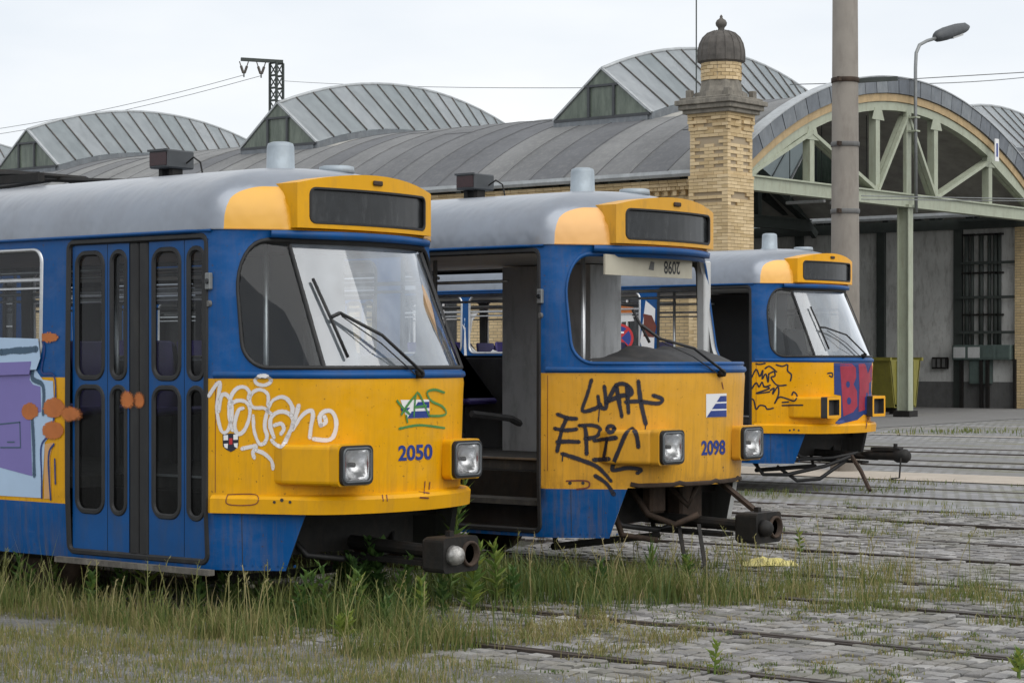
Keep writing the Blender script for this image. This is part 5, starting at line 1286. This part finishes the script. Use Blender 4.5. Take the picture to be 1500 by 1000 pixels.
t2.graf([[(830, 704), (860, 704), (862, 713), (845, 716)], [(1057, 560), (1059, 569)]], 1.5, 'paint_brown', 'rust stains at the bolt holes')
# ---- third tram
t3.graf([A5((85, 270), (125, 185), (150, 232), (170, 190), (166, 250), (190, 215), (205, 272), (210, 215)), A5((210, 215), (245, 200), (250, 230), (225, 240), (265, 290), (325, 290)), A5((185, 180), (215, 165), (262, 202)), A5((85, 335), (125, 275), (145, 302), (165, 270), (180, 300), (220, 290)), A5((175, 300), (215, 312), (125, 345), (215, 335)),
         A5((220, 325), (245, 310), (235, 350), (270, 300), (275, 350), (250, 410)), A5((250, 410), (280, 370), (330, 380), (380, 395), (398, 360), (375, 335), (365, 355)), A5((260, 155), (300, 165), (335, 155), (335, 195), (360, 220), (355, 260)), A5((125, 148), (150, 152), (185, 145)), A5((85, 380), (110, 390), (125, 450), (150, 425), (185, 430), (200, 450), (240, 443)), A5((300, 405), (340, 402)), A5((300, 425), (435, 423)), A5((600, 212), (630, 210), (632, 235), (612, 228))], 1.5, 'paint_black', 'thin black scribbled graffiti tag')
fl = MB(); t3.fill(fl, A5((642, 142), (940, 136), (925, 280), (900, 345), (895, 470), (868, 492), (840, 485), (800, 520), (660, 557), (652, 540), (690, 500), (690, 360), (645, 352)), .003, 5); o = fl.build('graffiti', 'paint_navy', t3.root); o['label'] = 'dark blue graffiti ground on the nose'
fl = MB()
t3.fill(fl, A5((682, 150), (760, 148), (788, 175), (790, 240), (772, 285), (795, 330), (798, 430), (770, 470), (705, 498), (696, 360)), .0045, 5); fl.build('graffiti', 'paint_red', t3.root); fl = MB()
t3.fill(fl, A5((806, 150), (850, 148), (868, 215), (892, 146), (936, 142), (922, 290), (898, 350), (892, 440), (872, 450), (866, 340), (856, 340), (850, 455), (806, 468), (812, 300)), .0045, 5)
o = fl.build('graffiti', 'paint_red', t3.root); o['label'] = 'dark red graffiti letter'
for e in (ell(735, 285, 13, 22), ell(742, 395, 14, 25)): t3.fill(MB(), A5(*e[:-1]), .006, 4).build('graffiti', 'paint_navy', t3.root)
t3.graf([A5((868, 480), (860, 545), (855, 575)), A5((880, 470), (872, 520))], 1.6, 'paint_brown', 'rusty drip under the red letters', .006)
hb = MB()
for u, v in ((1157, 630), (1163, 629), (1170, 630)): dot(t3, hb, u, v, .012)
hb.build('bolt_hole', 'inside_dark', t3.root)
# painted side of the third tram, seen through the second one
w3 = MB(); pts = [(655, 478), (672, 468), (682, 480), (684, 520), (684, 528), (640, 528), (640, 500)]; t3.fill(w3, pts, .003, 8); t3.fill(MB(), [(946, 440), (960, 452), (958, 520), (945, 524), (938, 500)], .003, 8).build('graffiti', 'print_white', t3.root); o = w3.build('graffiti', 'print_white', t3.root); o['label'] = 'white paint around the side windows'
w3 = MB(); t3.fill(w3, [(652, 447), (670, 442), (690, 452), (704, 455), (704, 462), (676, 470), (660, 465)], .0045, 8); t3.fill(MB(), [(936, 458), (955, 462), (962, 478), (958, 494), (935, 492)], .0045, 8).build('graffiti', 'paint_brown', t3.root); o = w3.build('graffiti', 'paint_brown', t3.root); o['label'] = 'brown paint blot beside the window'
w3 = MB(); t3.fill(w3, [(672, 466), (682, 466), (679, 508), (675, 510)], .006, 8); o = w3.build('graffiti', 'paint_lightblue', t3.root); o['label'] = 'blue paint drip'
brk = lambda px: [(onY(u, v, 22.33)[0] - t3.off.x, onY(u, v, 22.33)[2] - t3.off.z) for u, v in px]
for px in ([(682, 498), (688, 505), (697, 514), (705, 517), (712, 521), (722, 512), (732, 516), (748, 517), (775, 508), (790, 520), (790, 529), (682, 529)], [(684, 460), (700, 458), (692, 470), (690, 485), (686, 498), (682, 500)], [(882, 462), (925, 459), (929, 470), (905, 472), (895, 466), (882, 468)]):
    MB().prism(brk(px), -1.072, -1.066, lambda a, b_, d: (a, d, b_)).build('broken_pane', 'print_white', t3.root)
w3 = MB().prism(brk([(880, 452), (900, 447), (928, 450), (930, 458), (880, 461)]), -1.078, -1.073, lambda a, b_, d: (a, d, b_)).build('broken_pane', 'paint_orange', t3.root)
# ---- wipers
def wiper(T, pivot, elbow, tip_a, tip_b, glassy=True):
    def P(u, v, d):
        h = None
        # hit the smooth nose surface through the opening: use a helper shell without holes
        a, b_ = ray(u); dr = Vector((a, b_, (525 - v) / FPX)).normalized(); loc, nn, i, q = T.nose.ray_cast(Vector((0, 0, CAM_H)), dr)
        if nn.dot(dr) > 0: nn = -nn
        return loc - T.off + nn * d
    arm = MB(); arm.tube([P(*pivot, .02), P(*pivot, .06), P((pivot[0] + elbow[0]) / 2, (pivot[1] + elbow[1]) / 2 - 8, .07), P(*elbow, .05)], .011, 6); o = arm.build('wiper_arm', 'rubber', T.root, True)
    MB().tube([P(pivot[0] - 6, pivot[1] + 1, .03), P((pivot[0] + elbow[0]) / 2, (pivot[1] + elbow[1]) / 2 + 3, .06), P(elbow[0] + 3, elbow[1] + 4, .045)], .005, 5).build('wiper_rod', 'rubber', o)
    MB().tube([P(*tip_a, .02), P((tip_a[0] + tip_b[0]) / 2, (tip_a[1] + tip_b[1]) / 2, .022), P(*tip_b, .02)], .011, 6).build('wiper_blade', 'rubber', o, True)
    m_ = ((tip_a[0] + tip_b[0]) / 2, (tip_a[1] + tip_b[1]) / 2)
    MB().tube([P(*elbow, .05), P(*m_, .035)], .014, 6).build('wiper_joint', 'rubber', o)
    p = P(*pivot, 0); q = P(*pivot, .05); MB().tube([p, q], .03, 10).build('wiper_pivot', 'dark_steel', o, True)
ns = MB(); ss = [-.2 + .085 * i for i in range(41)]; zs = [.9 + .06 * i for i in range(28)]
ns.add([S(s, z) for s in ss for z in zs], [(i * 28 + j, i * 28 + 28 + j, i * 28 + 29 + j, i * 28 + j + 1) for i in range(40) for j in range(27)])
for T in (t1, t2, t3): T.nose = BVHTree.FromPolygons([Vector(v) + T.off for v in ns.v], ns.f)
wiper(t1, (610, 548), (493, 463), (457, 410), (508, 525)); wiper(t2, (1053, 547), (962, 500), (925, 455), (950, 503)); wiper(t3, (1263, 522), (1205, 482), (1186, 450), (1213, 512))
# ---- small fittings
for T, u, v in ((t1, 308, 412), (t2, 793, 434), (t3, 1098, 453)):
    h = T.hit(u, v, 0); p = h[0]; o = MB().box((p.x - .025, p.y - .03, p.z - .055), (p.x + .025, p.y + .002, p.z + .055)).build('door_signal', 'galv_steel', T.root, bevel=.006, seg=1)
    MB().lathe([(.016, -.042), (.018, -.03)], 10, (p.x, p.y, p.z), 'Y').build('signal_lens', 'screen_dark', o)
    MB().lathe([(.02, -.02), (.024, 0)], 10, (p.x - .005, p.y, p.z - .145), 'Y').build('door_button', 'inside_grey', T.root)
# cream board hung upside down in the empty windscreen of 2098
bd = MB(); bd.box((.30, -.72, 2.335), (.318, .44, 2.49)); bo = bd.build('number_board', 'cream', t2.root)
vs, fs = text_mesh('2098', .02); xs = [p[0] for p in vs]; sc2 = .22 / (max(xs) - min(xs))
MB().add([(.3195, .16 - x * sc2, 2.42 - y * sc2 * 1.25) for x, y in vs], fs).build('board_number', 'inside_dark', bo)
MB().add([(.3195, -.12 + a, 2.42 + b_) for a, b_ in ((-.04, -.03), (.03, -.035), (.04, .03), (-.01, .035))], [(0, 1, 2, 3)]).build('board_mark', 'inside_grey', bo)
# loose dark sheet over the dashboard of 2098 and the bare window post
sh_ = MB(); nn_ = 14; vs = []
for i in range(nn_ + 1):
    for j in range(7):
        s = .42 + (2 * LH - .95) * i / nn_; t_ = j / 6; a = Vector(S(s, 1.64, -.03)); b_ = Vector((.12, a.y * .85, 1.66 + .125 * min(1, i / 6) ** 1.5 + .015 * math.sin(i * 1.3))); p = a.lerp(b_, t_); p.z += .035 * math.sin(t_ * math.pi) + .01 * math.sin(i * 2.1 + j); vs.append(p)
sh_.add(vs, [(i * 7 + j, i * 7 + 7 + j, i * 7 + 8 + j, i * 7 + j + 1) for i in range(nn_) for j in range(6)]).build('dash_cover', 'inside_dark', t2.root, True)
MB().box((.06, .88, 1.6), (.14, .98, 2.5)).build('window_post', 'inside_white', t2.root, bevel=.01, seg=1)
# hoses below the third tram, bent bracket of the second
for k_, p in enumerate(([(-.2, -.9, .45), (.0, -.85, .2), (.25, -.7, .2), (.55, -.3, .3), (.8, -.1, .42)], [(-.1, -.8, .5), (.25, -.65, .38), (.6, -.2, .4), (.85, 0, .46)], [(.1, -.7, .3), (.3, -.55, .12), (.5, -.35, .14), (.75, -.1, .38)])):
    MB().tube([Vector((a, b_, 0)) .to_3d() + Vector((0, 0, 0)) for a, b_ in []] or smooth3(p) if False else p, .024, 6).build('hose', 'rubber', t3.root, True)
MB().tube([(.8, -.08, .42), (1.0, -.2, .25), (1.25, -.42, .03)], .028, 6).build('hanging_bar', 'rusty_steel', t3.root)
MB().box((1.08, -.5, .84), (1.1, -.46, .9)).build('step_lug', 'rusty_steel', t3.root) if False else None
for e in (.1,): MB().bar((.62, .30 + e, .72), (1.05, .24 + e * .4, .50), .05, .03).build('draw_bracket', 'rusty_steel', t2.root)
for p in ([(.3, -.4, .72), (.45, -.35, .5), (.6, -.2, .42), (.75, -.1, .5)], [(.35, .0, .74), (.55, .05, .55), (.6, .1, .72)], [(.3, .3, .74), (.4, .35, .45), (.55, .3, .40)], [(.2, -.5, .6), (.35, -.55, .35), (.5, -.3, .3)]): MB().tube(p, .025, 6).build('hose', 'rusty_steel', t2.root, True)
MB().box((.35, -.3, .5), (.45, -.1, .74)).build('brake_valve', 'rusty_steel', t2.root, bevel=.02, seg=1); MB().box((.3, .1, .42), (.45, .4, .74)).build('brake_cylinder', 'rusty_steel', t2.root, bevel=.02, seg=1)
MB().bar((.75, -.1, .42), (1.0, -.35, .02), .028, .02).build('hanging_bar', 'dark_steel', t2.root); MB().bar((.6, -.15, .4), (.9, -.45, .02), .028, .02).build('hanging_bar', 'dark_steel', t2.root)
MB().tube([(-1.2, -.5, 1.25), (-1.2, .0, 1.2), (-1.35, .3, 1.15)], .03, 6).build('torn_pipe', 'inside_dark', t2.root)
MB().lathe([(.02, 0), (.09, .04), (.1, .1), (.03, .14)], 12, (-2.0, .2, .95)).build('motor_part', 'inside_dark', t2.root, True)
# wooden running board in front of the closed doors of 2050
MB().box((-1.5, -1.15, .315), (.06, -1.1, .352)).build('running_board', 'wood_dark', t1.root)
# ================================================================== VEGETATION
rg = random.Random(11)
def blade(mb, x, y, z, h, w, tint, lean=.35):
    a = rg.uniform(0, 6.283); l = h * rg.uniform(.08, lean) * 1.4; dx, dy = math.cos(a) * l, math.sin(a) * l
    b = rg.uniform(0, 3.14); wx, wy = math.cos(b) * w / 2, math.sin(b) * w / 2
    mb.add([(x - wx, y - wy, z - .01), (x + wx, y + wy, z - .01), (x + dx * .35 + wx * .8, y + dy * .35 + wy * .8, z + h * .55), (x + dx * .35 - wx * .8, y + dy * .35 - wy * .8, z + h * .55), (x + dx, y + dy, z + h * (1 - .25 * (l / h)))], [(0, 1, 2, 3), (3, 2, 4)], 0, tint)
from mathutils import noise as mn
def stalk(mb, x, y, h, tint):
    z = gz(y); a = rg.uniform(0, 6.283); l = h * rg.uniform(.05, .35); P = lambda t_: (x + math.cos(a) * l * t_ * t_, y + math.sin(a) * l * t_ * t_, z + h * t_ * (1 - .1 * t_))
    w = .0017
    for i in range(4):
        p, q = P(i / 4), P((i + 1) / 4); mb.add([(p[0] - w, p[1] - w, p[2]), (p[0] + w, p[1] + w, p[2]), (q[0] + w, q[1] + w, q[2]), (q[0] - w, q[1] - w, q[2])], [(0, 1, 2, 3)], 0, tint)
    for i in range(7):
        p = P(.72 + .28 * i / 6); b = rg.uniform(0, 6.283); e = rg.uniform(.008, .022) * h / .6; mb.add([p, (p[0] + math.cos(b) * e + .003, p[1] + math.sin(b) * e, p[2] + e * .8), (p[0] + math.cos(b) * e * 1.6, p[1] + math.sin(b) * e * 1.6, p[2] + e * 1.9), (p[0] + math.cos(b) * e - .003, p[1] + math.sin(b) * e, p[2] + e * 1.2)], [(0, 1, 2, 3)], 0, tint)
def field(mb, x0, x1, y0, y1, count, h0, h1, t0, t1, w=.006, thr=-.1, ns=1.6, tuft=1, spread=.05, dens_fn=None, lean=.4, zoff=0.):
    k = 0; tries = 0
    while k < count and tries < count * 8:
        tries += 1
        x, y = rg.uniform(x0, x1), rg.uniform(y0, y1); q = mn.noise(Vector((x * ns, y * ns, 3.7)))
        if q < thr + rg.uniform(-.15, .15): continue
        if dens_fn and rg.random() > dens_fn(x, y): continue
        tt = rg.uniform(t0, t1); hh = rg.uniform(h0, h1) * (.75 + .5 * max(0, min(1, q + .5)))
        if any((x - a) ** 2 + (y - b_) ** 2 < q_ for a, b_, q_ in CLEAR) and hh > .07: continue
        for _ in range(tuft):
            px, py = x + rg.gauss(0, spread), y + rg.gauss(0, spread)
            blade(mb, px, py, gz(py) + zoff, hh * rg.uniform(.5, 1.1), w * rg.uniform(.7, 1.3), min(1, max(0, tt + rg.uniform(-.15, .15))), lean); k += 1
CLEAR = []
for u, v, q_ in ((690, 905, .10), (688, 925, .12), (728, 890, .05), (728, 905, .06), (215, 897, .03), (500, 935, .04), (660, 890, .04)):
    x, y, z = onG(u, v); CLEAR.append((x, y, q_))
g1 = MB()
wob = lambda x, y: 1 if y > 8.95 + .28 * mn.noise(Vector((x * 1.3, 2., 0))) + .12 * mn.noise(Vector((x * 4, 5., 0))) else 0
field(g1, -18, -9.7, 8.7, 9.62, 8000, .05, .27, .3, 1., thr=-.22, ns=2.6, tuft=9, spread=.045, dens_fn=wob)
field(g1, -18, -9.7, 8.6, 9.62, 2200, .03, .14, .5, 1., thr=-.3, ns=2.6, tuft=6, spread=.07, dens_fn=wob, lean=.9)
field(g1, -18, -10.9, 8.9, 9.5, 700, .25, .55, .35, 1.0, w=.004, thr=-.2, tuft=3, spread=.06, lean=.4)
field(g1, -9.9, -8.3, 8.8, 10.0, 2400, .06, .26, .25, 1., thr=-.12, ns=2.6, tuft=8, spread=.045, dens_fn=wob)
field(g1, -10.6, -8.6, 9.7, 12.7, 5000, .08, .36, .05, .7, thr=-.2, ns=2.2, tuft=8, spread=.05)
field(g1, -8.8, -7.4, 9.9, 11.5, 1500, .03, .13, .6, 1.0, thr=-.02, ns=2.2, tuft=6, spread=.06, lean=.9)
field(g1, -10.8, -8.2, 12.1, 13.2, 3000, .06, .28, .2, .95, thr=-.1, ns=2.6, tuft=9, spread=.05)
field(g1, -10.4, -8.1, 13.2, 15.2, 1300, .05, .2, .3, 1., thr=-.05, ns=2.4, tuft=9, spread=.05)
field(g1, -18, -10.4, 9.7, 12.4, 2600, .10, .3, .1, .6, thr=-.4, tuft=6, spread=.08)
for _ in range(170):
    x, y = rg.uniform(-15, -8.3), rg.uniform(8.75, 9.8)
    if x > -10.3 and y > 9.3 and rg.random() < .5: y = rg.uniform(9.3, 12.6)
    stalk(g1, x, y, rg.uniform(.2, .5), rg.uniform(.6, .95))
for _ in range(90): stalk(g1, rg.uniform(-10.2, -7.5), rg.uniform(12.2, 14.8), rg.uniform(.2, .5), rg.uniform(.7, 1.))
tag(g1.build('tall_grass', 'grass_blade'), kind='stuff', label='tall green and straw coloured grass around the parked trams')
g2 = MB()
fall = lambda x, y: max(.06, min(1, 1.05 - (x + 8.5) / 5.5))
field(g2, -8.6, -2.2, 12.6, 14.6, 8000, .015, .09, .3, 1., w=.006, thr=-.05, ns=2.2, tuft=6, spread=.06, dens_fn=fall)
field(g2, -9.5, -2.5, 12.5, 14.8, 900, .1, .28, .3, .9, w=.005, thr=.1, ns=2.6, tuft=8, spread=.05, dens_fn=fall)
field(g2, -12.5, -2, 9.25, 12.6, 11000, .008, .035, .25, 1., w=.007, thr=-.05, ns=2.0, tuft=9, spread=.028, lean=1.2)
field(g2, -12.5, -3, 14.7, 21.5, 4200, .02, .07, .35, .9, w=.007, thr=.03, ns=1.1, tuft=6, spread=.06)
field(g2, -14.5, -5, 21.6, 25.2, 3400, .03, .10, .3, .8, w=.01, thr=-.05, ns=.8, tuft=6, spread=.08)
field(g2, -22, 2, 38.6, 41.0, 3500, .05, .16, .35, .8, w=.02, thr=-.1, ns=.5, tuft=6, spread=.12)
for yy in (9.83, 11.46, 12.98, 14.6, 16.2, 17.8, 19.4):
    field(g2, -11.5, -2.5, yy, yy + .06, 420, .02, .08, .35, .95, thr=-.1, ns=1.1, tuft=5, spread=.02)
tag(g2.build('joint_grass', 'grass_blade'), kind='stuff', label='short grass and moss growing between the setts and rails')
g3 = MB()
left = lambda x, y: max(.4, min(1, (-8.2 - x) / 3.0)) if y < 8.4 else .9
field(g3, -16, -5, 8.0, 9.25, 9500, .02, .10, .45, 1., w=.005, thr=-.2, ns=1.9, tuft=6, spread=.06)
field(g3, -15, -5.2, 5.8, 8.5, 36000, .015, .075, .45, 1., w=.0055, thr=-.16, ns=1.5, tuft=6, spread=.05, dens_fn=left)
field(g3, -14, -8.8, 6.5, 8.8, 2600, .08, .24, .5, 1.0, w=.0035, thr=-.02, ns=1.4, tuft=4, spread=.04, dens_fn=left)
tag(g3.build('verge_grass', 'grass_blade'), kind='stuff', label='low patchy grass creeping over the asphalt path')
# weeds with single leaves
def leaf_mesh(l, w, tint):
    mb = MB(); mb.add([(0, 0, 0), (w * .5, l * .3, .012), (w * .45, l * .65, .0), (0, l, -.05 * l), (-w * .45, l * .65, .0), (-w * .5, l * .3, .012), (0, l * .35, -.008), (0, l * .68, -.02 * l)],
                      [(0, 1, 6), (0, 6, 5), (1, 2, 7, 6), (6, 7, 4, 5), (2, 3, 7), (7, 3, 4)], 0, tint)
    me = bpy.data.meshes.new('leaf'); me.from_pydata(mb.v, [], mb.f); me.materials.append(MATS['leaf_green']); at = me.attributes.new('tint', 'FLOAT', 'POINT'); at.data.foreach_set('value', mb.t); return me
def weed(u, v, h, nleaf, ll, lw, tint, label, lean=(0, 0), X=None, stems=1, tilt=55):
    x, y, z = onG(u, v) if X is None else X
    r = empty('weed_plant', (x, y, z)); tag(r, label, 'weed')
    ms = [leaf_mesh(ll, lw, t) for t in (max(0, tint - .2), tint, min(1, tint + .2))]
    for st in range(stems):
        a = rg.uniform(0, 6.28); q = .0 if stems == 1 else .05; bx_, by_ = math.cos(a) * q, math.sin(a) * q; hh = h * (1 if st == 0 else rg.uniform(.65, .95)); lx_, ly_ = lean[0] + rg.uniform(-.08, .08) * stems, lean[1] + rg.uniform(-.08, .08) * stems
        pt = lambda t_: Vector((bx_ + lx_ * t_ * t_ * hh, by_ + ly_ * t_ * t_ * hh, hh * t_))
        MB().tube([pt(i / 5) - Vector((0, 0, .03 if i == 0 else 0)) for i in range(6)], [.006, .006, .005, .005, .004, .003], 5, 0, True, max(0, tint - .1)).build('stem', 'leaf_green', r)
        for i in range(nleaf):
            t_ = .12 + .88 * i / nleaf; o = bpy.data.objects.new('leaf', rg.choice(ms)); C.objects.link(o); o.parent = r; o.location = pt(t_)
            o.rotation_euler = (R(tilt - 35 + 40 * t_ + rg.uniform(-12, 12)), 0, i * 2.4 + rg.uniform(-.3, .3)); k = (.65 + .6 * math.sin(math.pi * (.15 + .75 * t_))) * rg.uniform(.8, 1.1); o.scale = (k, k, k)
    return r
weed(690, 905, .47, 34, .13, .03, .8, 'bright green willow leaved weed beside the silver coupler cone', (.1, .1))
weed(655, 880, .85, 36, .14, .026, .66, 'tall leafy weed rising past the bumper of tram 2050', (.05, .1), stems=2)
weed(728, 885, .42, 24, .12, .026, .88, 'yellow green weed in the gap between the two nearest trams', (.05, .0))
weed(215, 893, .46, 16, .17, .035, .75, 'pale broad leaved weed in front of the closed tram door', (.0, -.05))
weed(1047, 985, .16, 12, .07, .014, .85, 'lone small bright weed standing on the bare setts')
weed(500, 935, .15, 14, .08, .03, .9, 'low yellow green clump at the edge of the asphalt path', stems=2)
weed(545, 900, .50, 34, .10, .045, .12, 'dark bushy weed under the front corner of tram 2050', (.0, .0), stems=4)
weed(500, 888, .36, 26, .10, .05, .2, 'dark broad leaved weed below the blue skirt corner', stems=3)
weed(830, 868, .20, 12, .08, .018, .8, 'small green weed at the blue skirt of tram 2098')
weed(955, 858, .26, 14, .16, .008, .6, 'grassy clump under the coupler drawbar of tram 2098', tilt=80)
weed(1172, 812, .22, 14, .07, .015, .8, 'thin upright weed beyond the coupler of tram 2098')
weed(1480, 990, .14, 12, .07, .016, .85, 'small green weed among the setts at the yard edge', stems=2)
for u, v, h in ((75, 878, .3), (175, 890, .32), (340, 900, .26), (470, 915, .4), (520, 915, .34), (600, 895, .45), (640, 905, .3), (700, 890, .28), (40, 880, .34), (130, 895, .26), (290, 905, .3), (385, 905, .24), (430, 918, .36), (585, 905, .42), (620, 915, .3), (560, 925, .22), (760, 885, .26), (880, 872, .24), (1000, 858, .22)):
    o = weed(u, v, h, 15, .09, .024, rg.uniform(.3, .75), 'knee high leafy weed mixed into the grass along the tram skirts', stems=2); o['group'] = 'weeds along the tram skirts'
fl_ = empty('meadow_flower', onG(350, 898)); tag(fl_, 'faded fluffy flower heads on thin stems by the blue skirt', 'flower')
for i, (dx, dz) in enumerate(((-.02, .30), (.08, .21), (.13, .19), (-.14, .17), (.03, .15))):
    MB().tube([(dx * .3, 0, -.02), (dx * .8, .01, dz * .6), (dx, 0, dz)], .003, 5, 0, True, .5).build('stem', 'leaf_green', fl_)
    MB().lathe([(.006, -.014), (.017, -.006), (.02, .006), (.012, .016), (.003, .02)], 8, (dx, 0, dz)).build('flower_head', 'cream', fl_, True)
# loose gravel on the path
gr = MB()
for _ in range(11000):
    x, y = rg.uniform(-14, -4.8), rg.uniform(6.2, 9.2)
    if mn.noise(Vector((x * 1.1, y * 1.1, 9))) < rg.uniform(-.35, .25): continue
    r_ = rg.uniform(.004, .013) * (1.6 if rg.random() < .06 else 1); a = rg.uniform(0, 6.28)
    gr.add([(x + r_ * math.cos(a + k * 1.57) * rg.uniform(.7, 1.2), y + r_ * math.sin(a + k * 1.57) * rg.uniform(.7, 1.2), 0) for k in range(4)] + [(x + r_ * .3 * math.cos(a), y + r_ * .3 * math.sin(a), r_ * rg.uniform(.5, .9))], [(0, 1, 4), (1, 2, 4), (2, 3, 4), (3, 0, 4)], 0, rg.random())
tag(gr.build('gravel', 'sett_stone'), kind='stuff', label='loose grey gravel scattered over the asphalt path')
# crumpled yellow sheet on the ground
bx_, by_, bz_ = onG(1126, 826); bg_ = MB(); nx = 14; vs = []
for i in range(nx):
    for j in range(9):
        a, b_ = i / (nx - 1) - .5, j / 8 - .5; e = max(0, 1 - (a * a + b_ * b_) * 3.6); vs.append((a * .45 + .03 * mn.noise(Vector((i * .9, j * .9, 1))), b_ * .42 + .03 * mn.noise(Vector((i, j, 5))), .005 + e * (.025 + .09 * abs(mn.noise(Vector((i * .7, j * .8, 2)))))))
o = bg_.add(vs, [(i * 9 + j, i * 9 + 9 + j, i * 9 + 10 + j, i * 9 + j + 1) for i in range(nx - 1) for j in range(8)]).build('plastic_sheet', 'bag_yellow'); o.location = (bx_, by_, bz_); o.rotation_euler.z = R(40)
tag(o, 'crumpled pale yellow plastic sheet lying in grass behind the coupler', 'plastic sheet')
